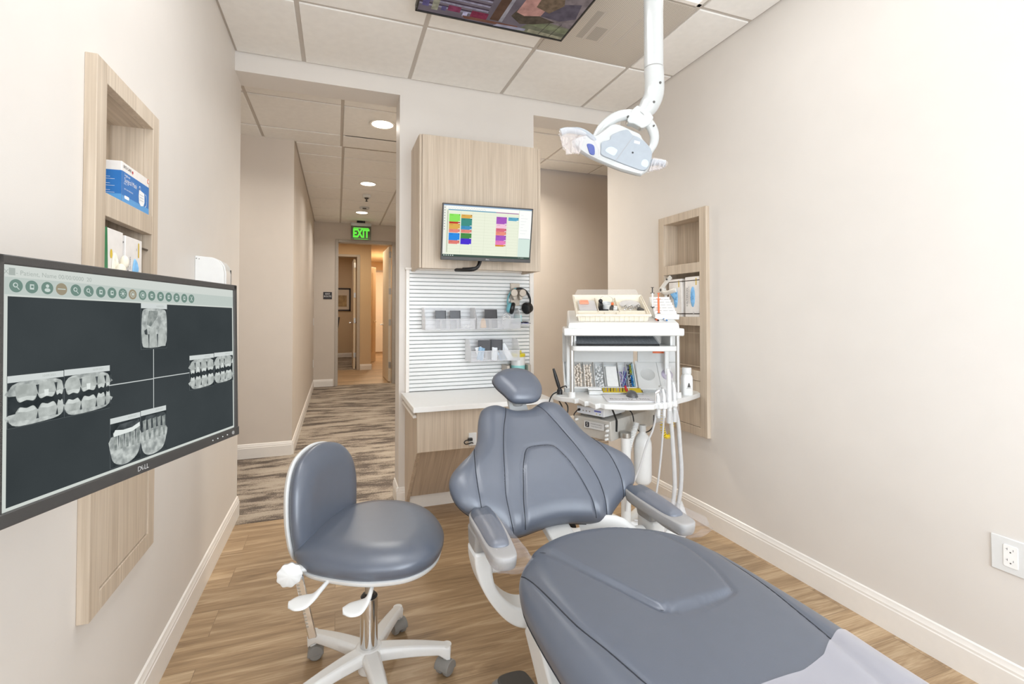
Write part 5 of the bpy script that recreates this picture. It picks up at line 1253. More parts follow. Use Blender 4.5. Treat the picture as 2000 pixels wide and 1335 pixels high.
LGREY = paint('lamp_face_grey', (152, 159, 166), .35)
b = MB(LF_); b.loft([[(x, y, z) for x, z in scl(facep, s)] for y, s in ((-.06, 1), (-.072, .985), (-.0735, .97))]); f_ = b.build('face_panel', LGREY, LT, .002)
A_ = Flat(LF_ @ Matrix(((1, 0, 0, 0), (0, 0, -1, -.0737), (0, 1, 0, 0), (0, 0, 0, 1))), .0003)
lens_ = paint('pale_blue_lens', (186, 206, 218), .15)
A_.poly(LP([(1228, 670), (1234, 672), (948, 1064), (942, 1060)]), GREY, 0)
A_.poly(spline(LP([(790, 900), (830, 850), (900, 840), (970, 880), (975, 910), (930, 975), (860, 950)]), 4, True), lens_, 0)
A_.poly(spline(LP([(1350, 1120), (1370, 1050), (1420, 1035), (1460, 1070), (1460, 1130), (1420, 1160)]), 4, True), lens_, 0)
A_.poly(LP([(1245, 735), (1335, 760), (1325, 800), (1238, 778)]), PALE, 0)
A_.disc(*LP([(1217, 930)])[0], .0035, BLACK, 1)
A_.build('face_marks', f_)
ctl = spline(LP([(505, 785), (580, 788), (622, 830), (628, 940), (605, 960), (550, 940), (520, 860)]), 3, True)
b = MB(LF_); b.loft([[(x, y, z) for x, z in ctl] for y in (-.06, -.071)]); b.build('touch_control', paint('deep_blue_glass', (44, 72, 150), .15), LT, .002)
for lab, pth, rr in (('left', [(705, 745, -.055), (600, 690, -.06), (500, 610, -.062), (400, 575, -.062), (300, 562, -.062), (190, 560, -.062), (100, 590, -.062)], .012), ('right', [(1490, 1060, -.05), (1560, 1060, -.058), (1640, 1065, -.06), (1740, 1085, -.06)], .012)):
    P_ = [(LP([(a, c)])[0][0], y, LP([(a, c)])[0][1]) for a, c, y in pth]
    b = MB(LF_); b.tube(spline(P_, 6), [rr+.001*math.sin(k*.4) for k in range(6*(len(P_)-1)+1)], 16, squash=(1, .8)); b.build('handle', LGREY, LT, smooth=70)
b = MB(LF_); b.loft([[(x, y, z) for x, z in scl(spline(LP([(290, 745), (480, 640), (650, 800), (660, 1030), (430, 915), (330, 830)]), 5, True), s)] for y, s in ((-.06, 1.0), (-.078, .97), (-.082, .9))]); b.build('visor', clear('lamp_visor', (226, 218, 222), .08, .06, .5, .2), LT)
def bag(label, top, bot, y, n=26, m=9):
    """limp film sleeve hanging from a handle: two folded sheets joined at the bottom"""
    T_ = LP(top); B_ = LP(bot); b = MB(LF_)
    ip_ = lambda L, t: (np.interp(t*(len(L)-1), range(len(L)), [p[0] for p in L]), np.interp(t*(len(L)-1), range(len(L)), [p[1] for p in L]))
    for s_ in (-1, 1):
        vs = []
        for i in range(n+1):
            a, c = ip_(T_, i/n), ip_(B_, i/n)
            for j in range(m+1):
                q = j/m; f = .010*math.sin(i*.9+1.3*s_)*q
                vs.append((a[0]+(c[0]-a[0])*q+.004*math.sin(i*1.7)*q, y+s_*(.014*(1-q*q)+.001)+f, a[1]+(c[1]-a[1])*q))
        b.add(vs, [(i*(m+1)+j, (i+1)*(m+1)+j, (i+1)*(m+1)+j+1, i*(m+1)+j+1) for i in range(n) for j in range(m)])
    return tag(b.build('handle_sleeve', clear('lamp_sleeve_film', (238, 232, 232), .26, .1, .5, .25), smooth=60), label, 'plastic cover', 'film sleeves on the lamp handles')
bag('crinkled film sleeve hanging from the left handle of the lamp', [(60, 600), (90, 565), (180, 535), (300, 545), (400, 570), (490, 620)], [(125, 660), (120, 790), (205, 945), (330, 915), (390, 945), (480, 720)], -.062)
bag('small film sleeve wrapped on the right handle of the lamp', [(1530, 1010), (1600, 1015), (1680, 1030), (1765, 1075)], [(1475, 1215), (1560, 1190), (1660, 1175), (1760, 1125)], -.06)
# ------------------------------------------------------------------ delivery cart
ca = math.radians(-22)
CM = frame((1.45, 2.25, 0), (math.cos(ca), math.sin(ca), 0), (-math.sin(ca), math.cos(ca), 0), (0, 0, 1))
CT = thing('delivery_cart', 'white dental delivery cart with shelves and hoses behind the chair', 'cart', (1.45, 2.25, 0), CM.to_3x3().to_4x4())
GR = 'on the white cart'
TZ_ = .765
wo = [(-.354, .085), (-.372, .136), (-.36, .20), (-.31, .335), (.46, .335), (.50, .30), (.485, .20), (.38, .075), (.30, -.005), (.275, -.04), (.262, -.075), (.245, -.08), (.235, -.07), (.225, -.105), (.205, -.115), (.192, -.1), (.182, -.14), (.162, -.15), (.15, -.135), (.128, -.168), (0, -.187), (-.12, -.165), (-.139, -.138), (-.152, -.152), (-.165, -.165), (-.178, -.14), (-.189, -.083), (-.200, -.082), (-.212, -.096), (-.222, -.055), (-.235, -.007), (-.244, -.010), (-.255, -.022), (-.27, .005), (-.32, .038)]
b = MB(CM); b.prism(wo, .738, TZ_); b.build('worktop', WHITE, CT, .004, 2)
b = MB(CM); b.box(-.35, -.285, .085, .2, TZ_, TZ_+.003); b.build('tray_recess', PALE, CT, .001)
ALU = paint('satin_aluminium', (206, 206, 204), .28, .85, var=.01)
for x, y in ((-.267, .035), (.311, .045)):
    b = MB(CM); b.cyl((x, y, TZ_), (x, y, 1.11), .0125, n=24); p_ = b.build('post', ALU, CT)
    b = MB(CM); b.lathe([(.0125, TZ_+.03), (.018, TZ_+.028), (.02, TZ_), (.0125, TZ_)], (x, y, 0), 24); b.build('post_foot', WHITE, p_)
    b = MB(CM); b.box(x-.012, x+.012, .25, .275, TZ_, 1.12); b.build('rear_upright', WHITE, CT, .003)
# top shelf with sloped surface
b = MB(CM); b.prism([(-.318, -.075), (.312, -.075), (.335, .30), (-.30, .30)], 1.106, 1.146); b.build('top_shelf', WHITE, CT, .008, 3)
b = MB(CM); b.hexa([(-.295, -.05, 1.14), (.296, -.05, 1.14), (.318, .30, 1.14), (-.275, .30, 1.14), (-.29, -.042, 1.174), (.292, -.042, 1.174), (.312, .30, 1.243), (-.27, .30, 1.243)]); b.build('shelf_ramp', WHITE, CT, .008, 3)
b = MB(CM); b.prism(rrect(.56, .25, .03, 5, .01, .09), 1.022, 1.05); b.build('keyboard_tray', WHITE, CT, .005, 2)
for x in (-.25, .27):
    b = MB(CM); b.box(x-.006, x+.006, .02, .2, 1.048, 1.108); b.build('tray_hanger', WHITE, CT, .002)
b = MB(CM); b.box(-.30, .125, .30, .312, .93, 1.106); b.build('rear_panel', PALE, CT, .003)
b = MB(CM); b.box(.15, .40, .30, .312, .93, 1.106); b.build('rear_panel', PALE, CT, .003)
b = MB(CM); b.box(.24, .31, .296, .30, .985, 1.003); b.build('orange_label', ORG, CT, smooth=0)
# sloping supply trays on the back half of the worktop: local frame in the tray plane
sl = math.atan2(.155, .125)
def tray_frame(x): return CM @ Matrix.Translation((x, .185, .79)) @ Matrix.Rotation(sl, 4, 'X')
TL = tray_frame(0)
def tray(name, x0, x1, L, cells):
    b = MB(TL); b.box(x0, x1, 0, L, -.05, -.045); w_ = .007
    b.box(x0, x1, 0, .012, -.05, .0); b.box(x0, x1, L-.012, L, -.05, .0); b.box(x0, x0+w_, 0, L, -.05, .0); b.box(x1-w_, x1, 0, L, -.05, 0)
    for c in cells: b.box(c-.0015, c+.0015, .012, L-.012, -.05, -.003)
    return b.build(name, WHITE, CT, .002)
tray('supply_tray', -.297, .125, .2, [-.235, -.175, -.115, -.055, .03, .08])
b = MB(TL); b.box(.135, .38, 0, .2, -.05, -.008); b.build('lidded_tray', WHITE, CT, .006, 2)
b = MB(TL); b.lathe([(.001, -.0065), (.036, -.0065), (.040, -.004), (.042, -.008), (.001, -.008)], (.2, .1, 0), 32); b.build('lid_recess', PALE, CT)
b = MB(TL); b.box(.262, .265, .005, .195, -.008, -.004); b.build('lid_seam', PALE, CT, smooth=0)
b = MB(TL); b.ball((.312, .10, -.008), .034, 20, 8, (1, 1.1, .12)); b.build('bag_window', paint('lilac_bag', (184, 176, 196), .3, var=.2, scale=40), CT)
for x, y in ((.084, .205), (.175, .205)):
    b = MB(TL); b.tube([(x, y, .004), (x+.006, y+.008, .006), (x+.001, y+.016, .004), (x+.008, y+.02, .004)], .002, 6); b.ball((x-.002, y-.003, .004), .004, 8, 6); b.build('latch', DGREY, CT)
# cotton rolls standing in their compartment, one mesh, many objects
ROLL = paint('cotton_roll', (240, 230, 218), .8, var=.08, scale=80, bump=.3)
r0_ = None; pr = random.Random(11)
for i in range(6):
    for j in range(11):
        x = -.228+.0172*i+pr.uniform(-.002, .002)+(.004 if i > 2 else 0); y = .022+.0148*j+pr.uniform(-.002, .002)
        M = TL @ Matrix.Translation((x, y, -.034)) @ Matrix.Rotation(pr.uniform(-.25, .25), 4, 'X') @ Matrix.Rotation(pr.uniform(-.25, .25), 4, 'Y')
        if r0_ is None:
            b = MB(); b.lathe([(.001, -.012), (.0055, -.012), (.006, -.01), (.006, .021), (.0055, .023), (.0035, .0235), (.003, .0215), (.001, .021)], (0, 0, 0), 10); r0_ = b.build('cotton_roll', ROLL, loc=(0, 0, 0)); o = r0_
        else: o = r0_.copy(); COL.objects.link(o)
        o.matrix_world = M; tag(o, 'cream cotton roll standing in the supply tray behind the left post', 'cotton roll', 'cotton rolls in the supply tray')
b = MB(TL)
for k in range(70): b.ball((-.088+pr.uniform(-.022, .022), .1+pr.uniform(-.08, .07), -.032+pr.uniform(0, .022)), pr.uniform(.005, .008), 8, 6)
tag(b.build('cotton_pellets', WHITE), 'heap of white cotton pellets beside the cotton rolls', 'cotton pellets', kind='stuff')
t = thing('gauze_stack', 'white folded gauze in the middle compartment of the supply tray', 'gauze', (TL @ Vector((-.012, .1, -.04))))
for k in range(4): b = MB(TL); b.box(-.048+.001*k, .024-.001*k, .02, .17-.004*k, -.044+.009*k, -.036+.009*k); b.build('gauze_layer', paint('gauze_white', (244, 244, 242), .8, bump=.2), t, .003)
st = {}
STK = [('lilac', (150, 130, 190)), ('violet', (110, 80, 160)), ('sky', (130, 180, 210)), ('navy', (70, 80, 150)), ('white', (230, 226, 236))]
for k in range(26):
    nm, c = STK[k % 5]; x = .055+pr.uniform(-.018, .018); y = .07+pr.uniform(-.04, .05)
    M = TL @ Matrix.Translation((x, y, -.032+pr.uniform(0, .02))) @ Matrix.Rotation(PI/2+pr.uniform(-.5, .5), 4, 'Z') @ Matrix.Rotation(pr.uniform(-.15, .2), 4, 'Y')
    if nm not in st:
        b = MB(); b.cyl((-.038, 0, 0), (.038, 0, 0), .0018, n=8); b.cyl((.038, 0, 0), (.046, 0, 0), .0026, .0012, 8); o = b.build('micro_brush', paint('brush_'+nm, c, .35), loc=(0, 0, 0)); st[nm] = o
    else: o = st[nm].copy(); COL.objects.link(o)
    o.matrix_world = M; tag(o, nm+' micro brush in the pile of sticks in the supply tray', 'brush', nm+' micro brushes in the supply tray')
def beads(label, x0, x1, y0, y1, cols, n, r):
    b = MB(TL); ms = [paint('bead_%d_%d_%d' % c, c, .35) for c in cols]
    for k in range(n):
        b.m = k % len(ms); b.ball((pr.uniform(x0, x1), pr.uniform(y0, y1), -.02+pr.uniform(-.012, .01)), r, 8, 6)
    return tag(b.build('bead_heap', ms), label, 'beads', kind='stuff')
beads('grey and black small parts in the supply tray', .085, .097, .02, .17, [(70, 72, 76), (190, 192, 194), (40, 42, 46)], 70, .0045)
beads('yellow green beads in the supply tray', .1, .108, .105, .17, [(190, 196, 60), (160, 168, 40)], 30, .004)
beads('blue beads in the supply tray below the yellow green ones', .1, .108, .02, .1, [(30, 130, 200), (24, 100, 170)], 34, .0045)
b = MB(TL); b.tube(spline([(.113, .03, -.012), (.113, .15, -.008), (.118, .172, -.006), (.121, .15, -.008), (.119, .03, -.012)], 5, True), .003, 8, True); tag(b.build('band_loop', paint('pale_blue_rubber', (168, 212, 226), .4)), 'pale blue loop at the right end of the supply tray', 'loop')

# under the worktop: power pack, column, bottle
P0 = Vector((1.345, 2.2, 0)); pu = Vector((.906, .424, 0)).normalized(); pv = Vector((-pu.y, pu.x, 0))
PM = frame(P0, pu, pv, (0, 0, 1))
PACK = paint('pack_grey_metal', (198, 196, 190), .4, .15)
b = MB(PM); b.hexa([(.012, .0, .553), (.56, .0, .575), (.56, .24, .575), (.012, .24, .553), (.0, .0, .66), (.56, .0, .665), (.56, .24, .665), (.0, .24, .66)]); pk = b.build('power_pack', PACK, CT, .004)
FM = frame(PM @ Vector((-.0004, 0, 0)), -pv, (0, 0, 1), -pu); FM = FM @ Matrix.Translation((-.24, .553, 0))
A_ = Flat(FM @ Matrix.Translation((0, 0, 0)), .0006)
A_.rect(.075, .052, .205, .09, PALE, 6); A_.poly(rrect(.026, .028, .005, 3, .096, .071), INK, 7); A_.text(.096, .071, 'S', .026, PALE, 8); A_.text(.155, .078, 'POWER SOURCE', .0095, GINK, 7); A_.text(.155, .065, 'MOBILE DENTAL UNIT', .007, GINK, 7)
A_.build('maker_plate', pk)
for y, z in ((.018, .635), (.016, .61), (.02, .585), (.02, .565), (.215, .64)):
    b = MB(PM); b.cyl((-.012, y, z), (.004, y, z), .007, n=14); b.cyl((-.018, y, z), (-.012, y, z), .004, n=12); b.build('pack_knob', WHITE, pk)
b = MB(PM); b.box(.10, .14, .08, .12, .66, .745); b.build('pack_mount', WHITE, CT, .003)
b = MB(CM); b.cyl((.008, -.05, .05), (.008, -.05, .585), .0255, n=32); b.build('column', WHITE, CT); b = MB(CM); b.cyl((.008, -.05, .57), (.008, -.05, .597), .029, n=32); b.build('column_collar', STEEL, CT, .002)
t = thing('water_bottle', 'white plastic water bottle hanging under the cart beside the column', 'bottle', CM @ Vector((.108, 0, .31)), CM.to_3x3().to_4x4())
b = MB(CM); b.lathe([(.001, .318), (.02, .308), (.034, .312), (.046, .33), (.0475, .36), (.047, .47), (.0485, .50), (.047, .53), (.04, .555), (.025, .575), (.016, .585), (.016, .62), (.001, .62)], (.108, .0, 0), 36); b.build('bottle_body', WHITE, t, smooth=60)
b = MB(CM); b.cyl((.108, 0, .585), (.108, 0, .585+.0), .018); b.lathe([(.001, .592), (.019, .592), (.019, .625), (.001, .625)], (.108, 0, 0), 24); b.build('bottle_cap', PALE, t)
b = MB(CM)
n_ = 90; cp = spline([(.07, -.03, .645), (.055, -.035, .60), (.035, -.03, .54), (.025, -.015, .47), (.03, 0, .38), (.03, .02, .2), (.03, .04, .06)], 30)
b.tube(cp, [.0145+.0025*math.cos(k*PI/2) for k in range(len(cp))], 16); tag(b.build('suction_hose', WHITE, smooth=30), 'white ribbed hose between the column and the hanging bottle', 'hose')
# base: bent tubes to wheels
for x, y, lab in ((.318, .03, 1), (-.30, .03, 1), (.25, .36, 0), (-.24, .36, 0)):
    s_ = 1 if x > 0 else -1
    pth = spline([(.008, -.05, .11), (x*.4, y*.5-.05, .09), (x*.85, y-.06, .055), (x*1.02, y-.02, .06), (x*1.06, y+.02, .10), (x*.98, y+.04, .19)] if lab else [(.008, -.05, .11), (x*.5, y*.5, .09), (x, y, .075)], 8)
    b = MB(CM); b.tube(pth, .026, 18); lg = b.build('base_leg', WHITE, CT)
    b = MB(CM); b.lathe([(.001, -.011), (.028, -.011), (.03, -.008), (.03, .008), (.028, .011), (.001, .011)], (x-.03*s_, y+.07, .03), 24, axis='Y'); b.cyl((x-.03*s_, y+.07, .03), (x-.03*s_, y+.05, .075), .008, n=10); b.build('caster', BLACK, lg)

# hoses and handpieces hanging at the front corner
HOSE = paint('hose_grey', (206, 207, 208), .35)
FILM2 = clear('handpiece_film', (240, 240, 246), .05, .06, .5, .25)
hs = [([(.155, -.12, .735), (.137, -.11, .633), (.103, -.1, .541), (.071, -.1, .435), (.044, -.1, .369), (.01, -.1, .30), (.0, -.09, .2)], .0052, 'thin grey hose slanting down behind the backrest, leftmost of the four'),
      ([(.193, -.115, .735), (.190, -.09, .589), (.181, -.08, .456), (.164, -.08, .324), (.14, -.08, .191), (.11, -.08, .15), (.05, -.06, .14)], .0052, 'thin pale hose hanging straight, second of the four from the left'),
      ([(.228, -.085, .735), (.244, -.06, .636), (.254, -.05, .528), (.261, -.05, .395), (.26, -.05, .288), (.235, -.05, .154), (.19, -.05, .07), (.10, -.05, .05)], .0115, 'thick grey hose, third of the four from the left'),
      ([(.262, -.055, .735), (.288, -.03, .643), (.30, -.02, .521), (.307, -.02, .385), (.298, -.02, .264), (.271, -.02, .142), (.228, -.02, .06), (.14, -.02, .05)], .0115, 'thick grey hose, rightmost of the four')]
for k, (pts, r_, lab) in enumerate(hs):
    b = MB(CM); b.tube(spline(pts, 10), r_, 14); tag(b.build('hose', HOSE, smooth=70), lab, 'hose', 'hoses hanging from the cart corner')
hp_lab = ['steel and white handpiece in the left holder at the cart corner', 'slim white handpiece in the second holder at the cart corner', 'tall white handpiece standing highest at the cart corner', 'white handpiece in the right holder at the cart corner']
for k, (x, y, zt, r_) in enumerate(((.16, -.125, .825, .009), (.192, -.115, .835, .008), (.226, -.085, .935, .011), (.262, -.055, .86, .009))):
    t = thing('handpiece', hp_lab[k], 'handpiece', CM @ Vector((x, y, .72)), CM.to_3x3().to_4x4(), 'handpieces in their holders')
    b = MB(CM); b.tube([(x, y, .70), (x, y, .76), (x+.002, y+.01, zt-.03), (x-.004, y+.012, zt)], [r_, r_*1.25, r_, r_*.7], 16); b.build('handle', WHITE, t)
    if k == 0:
        b = MB(CM); b.cyl((x-.012, y+.008, zt-.01), (x+.008, y+.008, zt+.004), .0075, n=14); b.tube([(x-.010, y+.008, zt-.01), (x-.014, y+.004, zt-.045), (x-.012, y, zt-.08)], .004, 8); b.build('head', CHROME, t)
    elif k != 2:
        b = MB(CM); b.tube([(x-.004, y+.012, zt), (x-.012, y+.014, zt+.014), (x-.022, y+.012, zt+.012)], .004, 10); b.build('head', STEEL, t)
    b = MB(CM); b.lathe([(.013, .735), (.016, .737), (.016, .768), (.013, .77)], (x, y, 0), 20, cap=False); b.build('holder_ring', WHITE, t)
    b = MB(CM); b.cyl((x, y, .655 if k > 1 else .69), (x, y, .72), .012 if k > 1 else .008, n=16); b.build('connector', PALE, t)
    b = MB(CM); rings = []
    for q in range(9):
        z_ = .665+(zt+.012-.665)*q/8; rr = .022-.006*(q/8)**3+.003*math.sin(q*2.1+k)
        if q == 8: rr = .008
        rings.append([(x+rr*math.cos(2*PI*i/14)*(1+.14*math.sin(5*i+q+k)), y+.004+rr*math.sin(2*PI*i/14)*(1+.14*math.sin(3*i+2*q)), z_) for i in range(14)])
    b.loft(rings, cap=False); b.build('film_sleeve', FILM2, t, smooth=30)
b = MB(CM); ax = spline([(.212, -.05, .735), (.204, -.045, .68), (.202, -.045, .62), (.215, -.045, .578), (.238, -.045, .578), (.25, -.045, .62), (.25, -.04, .68), (.24, -.035, .735)], 40)
A3 = [Vector(p) for p in ax]; hel = []
for i in range(len(A3)):
    tg = (A3[min(i+1, len(A3)-1)]-A3[max(i-1, 0)]).normalized(); n1 = Vector((0, 1, 0)); n2 = tg.cross(n1).normalized(); a_ = i*.62
    hel.append(A3[i]+n1*math.cos(a_)*.0105+n2*math.sin(a_)*.0105)
b.tube(hel, .0027, 6); tag(b.build('coiled_cable', paint('yellow_coil', (232, 204, 40), .35), smooth=70), 'yellow coiled cable hanging between the hoses of the cart', 'cable')

# things on the worktop
b = MB(CM); b.prism(rrect(.25, .2, .012, 4, .03, -.005), TZ_+.0005, TZ_+.006); mp = tag(b.build('mouse_pad', paint('mouse_pad_pale', (222, 222, 226), .6), bevel=.001), 'pale mouse pad with dark lettering on the cart worktop', 'mouse pad')
A_ = Flat(CM @ Matrix.Translation((.03, -.045, TZ_+.006)), .0004); A_.text(0, 0, 'Beverly Hills', .042, paint('print_brown_grey', (110, 104, 104), .6), 0); A_.build('pad_print', mp)
t = thing('computer_mouse', 'dark grey computer mouse on the pale mouse pad', 'mouse', CM @ Vector((.06, .035, TZ_+.006)))
b = MB(CM); rings = []
for y, w_, h_ in ((-.05, .004, .006), (-.046, .018, .016), (-.03, .027, .027), (-.005, .03, .034), (.025, .028, .03), (.042, .022, .02), (.05, .006, .008)):
    rings.append([(.06+w_*math.cos(a_), .035+y, TZ_+.0065+max(0, h_*math.sin(a_))) for a_ in np.linspace(0, 2*PI, 20, endpoint=False)])
b.loft(rings); b.build('mouse_body', paint('mouse_grey', (92, 92, 94), .3, .2), t, smooth=70); b = MB(CM); b.lathe([(.001, -.003), (.006, -.003), (.006, .003), (.001, .003)], (.06, .062, TZ_+.031), 14, axis='X'); b.build('scroll_wheel', BLACK, t)
t = thing('bur_box', 'long steel instrument box with yellow foam and burs on the cart worktop', 'instrument box', CM @ Vector((-.01, .14, TZ_)))
b = MB(CM); BX0, BX1, BY0, BY1 = -.165, .14, .112, .172
b.box(BX0, BX1, BY0, BY1, TZ_, TZ_+.003); b.box(BX0, BX1, BY0, BY0+.003, TZ_, TZ_+.014); b.box(BX0, BX1, BY1-.003, BY1, TZ_, TZ_+.028); b.box(BX0, BX0+.003, BY0, BY1, TZ_, TZ_+.024); b.box(BX1-.003, BX1, BY0, BY1, TZ_, TZ_+.024); b.build('box_shell', STEEL, t, .001)
b = MB(CM); b.box(-.162, -.085, .116, .168, TZ_+.003, TZ_+.022); b.build('box_lid', STEEL, t, .002)
b = MB(CM); b.hexa([(-.082, .116, TZ_+.003), (.136, .116, TZ_+.003), (.136, .168, TZ_+.003), (-.082, .168, TZ_+.003), (-.082, .116, TZ_+.013), (.136, .116, TZ_+.013), (.136, .168, TZ_+.032), (-.082, .168, TZ_+.032)]); b.build('foam', paint('yellow_foam', (214, 188, 50), .9, bump=.4), t, .002)
for k in range(9):
    x = -.075+.017*k; b = MB(CM); b.tube([(x, .126, TZ_+.019), (x+.006, .160, TZ_+.032)], .0024, 6); b.build('bur', [CHROME, paint('bur_violet', (140, 100, 170), .4), BLACK, paint('bur_bronze', (160, 130, 80), .3, .6)][k % 4], t)
b = MB(CM); b.hexa([(.045, .125, TZ_+.018), (.058, .125, TZ_+.018), (.058, .14, TZ_+.018), (.045, .14, TZ_+.018), (.04, .15, TZ_+.048), (.052, .15, TZ_+.048), (.052, .157, TZ_+.045), (.04, .157, TZ_+.045)]); b.build('red_clip', RED, t, .002)
t = thing('square_bottle', 'white square plastic bottle on the right end of the cart worktop', 'bottle', CM @ Vector((.39, .14, TZ_)))
b = MB(CM); b.loft([[(x, y, z) for x, y in rrect(.056*s, .056*s, .012*s, 4, .39, .14)] for z, s in ((TZ_, .94), (TZ_+.006, 1), (TZ_+.095, 1), (TZ_+.108, .9), (TZ_+.118, .66))]); b.build('bottle_body', WHITE, t, smooth=50)
b = MB(CM); b.lathe([(.001, .883), (.024, .883), (.0255, .887), (.0255, .914), (.023, .918), (.001, .918)], (.39, .14, 0), 28); b.build('cap', WHITE, t)
A_ = Flat(CM @ Matrix(((1, 0, 0, .392), (0, 0, -1, .1118), (0, 1, 0, TZ_+.045), (0, 0, 0, 1))), .0004); A_.poly([(-.008, 0), (.010, 0), (.004, .024), (-.002, .024)], DGREY, 0); A_.poly([(-.012, -.006), (.012, -.006), (.012, -.003), (-.012, -.003)], GREY, 0); A_.build('bottle_print', t)
# curing light in its holder with black leads at the left end
t = thing('curing_light', 'black pen-shaped curing light standing at the left end of the cart', 'curing light', CM @ Vector((-.33, .115, TZ_)))
b = MB(CM); b.tube([(-.327, .115, .785), (-.337, .115, .82), (-.352, .115, .87), (-.364, .115, .912)], [.006, .0105, .0095, .006], 14); b.build('light_wand', BLACK, t)
b = MB(CM); b.lathe([(.007, .768), (.016, .768), (.016, .79), (.010, .80), (.007, .80)], (-.329, .115, 0), 18); b.tube(spline([(-.329, .115, .80), (-.31, .105, .812), (-.294, .105, .815), (-.29, .105, .805)], 5), .0035, 8); b.build('light_holder', BLACK, t)
for pts, lab in (([(-.329, .10, .79), (-.375, .06, .77), (-.395, .02, .72), (-.385, -.01, .66), (-.36, 0, .63)], 'black lead looping left of the cart, nearest the counter'), ([(-.335, .09, .737), (-.318, .06, .70), (-.33, .03, .66), (-.36, .03, .64)], 'black lead hanging under the left end of the cart'), ([(-.305, .06, .737), (-.289, .05, .71), (-.296, .03, .67), (-.33, .03, .63)], 'second black lead hanging under the left end, nearest the post')):
    b = MB(CM); b.tube(spline(pts, 8), .0036, 8); tag(b.build('lead', BLACK), lab, 'cable', 'black leads at the left of the cart')
# scaler unit on the power pack
t = thing('scaler_unit', 'white scaler control box on the grey power pack under the worktop', 'control box', PM @ Vector((.11, .13, .668)), PM.to_3x3().to_4x4())
b = MB(PM); b.box(.01, .22, .045, .225, .672, .716); b.build('unit_case', WHITE, t, .004)
SM_ = FM @ Matrix.Translation((.24-.225, .672-.553, -.0095)); A_ = Flat(SM_, .0005)
A_.rect(.004, .004, .176, .04, paint('panel_pale_blue', (226, 232, 242), .4), 0); A_.rect(.118, .023, .162, .031, paint('display_violet', (96, 104, 190), .3), 1)
for x in (.045, .066, .088): A_.disc(x, .02, .005, PALE, 1); A_.disc(x, .02, .003, GINK, 2)
A_.disc(.132, .013, .003, YEL, 1); A_.disc(.155, .012, .003, GREEN, 1); A_.build('unit_print', t)
b = MB(SM_); b.cyl((.02, .022, 0), (.02, .022, .01), .007, n=16); b.tube(spline([(.02, .022, .01), (.018, .018, .022), (.006, .0, .03), (-.004, -.012, .02)], 5), .003, 8); b.build('unit_plug', BLACK, t)
for x in (.03, .2):
    b = MB(PM); b.lathe([(.001, .664), (.01, .664), (.011, .672), (.001, .672)], (x, .07, 0), 16); b.lathe([(.001, .664), (.01, .664), (.011, .672), (.001, .672)], (x, .2, 0), 16); b.build('foot_pad', DGREY, t)
b = MB(PM); b.tube(spline([(.05, -.004, .60), (.05, -.006, .65), (.045, -.006, .668), (.035, .02, .728), (.03, .06, .737)], 5), .007, 8, squash=(.25, 1)); tag(b.build('strap', BLACK), 'flat black strap down the side of the grey power pack', 'strap')
for pts, lab in (([(.06, .05, .735), (.12, .03, .725), (.17, -.02, .69), (.19, -.03, .62), (.22, -.04, .58), (.27, -.06, .57), (.30, -.08, .60), (.31, -.08, .66)], 'black cable drooping below the power pack to the hoses'), ([(.07, .08, .732), (.14, .06, .72), (.20, .02, .712), (.27, -.02, .725), (.33, -.05, .732)], 'black cable running level under the worktop')):
    b = MB(PM); b.tube(spline(pts, 8), .0034, 8); tag(b.build('cable', BLACK), lab, 'cable', 'black cables under the worktop')
# keyboard under the top shelf
KM = CM @ Matrix.Translation((-.025, .05, 1.060)) @ Matrix.Rotation(.28, 4, 'X')
t = thing('keyboard', 'black keyboard under a clear cover on the tray below the top shelf', 'keyboard', CM @ Vector((-.025, .06, 1.021)), CM.to_3x3().to_4x4())
b = MB(KM); b.box(-.222, .222, -.068, .07, .006, .018); b.build('keyboard_case', BLACK, t, .003)
b = MB(KM); KC = paint('key_charcoal', (62, 66, 72), .45)
for r_ in range(6):
    for k in range(21):
        if k in (14, 18): continue
        x = -.212+.0204*k
        if r_ == 0 and 4 <= k <= 8:
            if k == 4: b.box(x, x+.098, -.062, -.046, .018, .0205)
            continue
        b.box(x+.001, x+.0175, -.062+.0205*r_, -.0455+.0205*r_, .018, .0205)
ky = b.build('keys', KC, t, smooth=0)
A_ = Flat(KM @ Matrix.Translation((0, 0, .0206)), .0002); KL = paint('key_legend', (226, 228, 230), .5)
for r_ in range(6):
    for k in range(21):
        if k in (14, 18) or (r_ == 0 and 4 <= k <= 8): continue
        x = -.212+.0204*k; A_.rect(x+.005, -.053+.0205*r_, x+.0085+.003*((k*r_) % 2), -.0495+.0205*r_, KL)
A_.build('key_legends', ky)
b = MB(KM); b.box(-.225, .225, -.072, .072, .0225, .0232); b.build('keyboard_cover', clear('cover_film', (190, 198, 206), .06, .12), t, smooth=0)

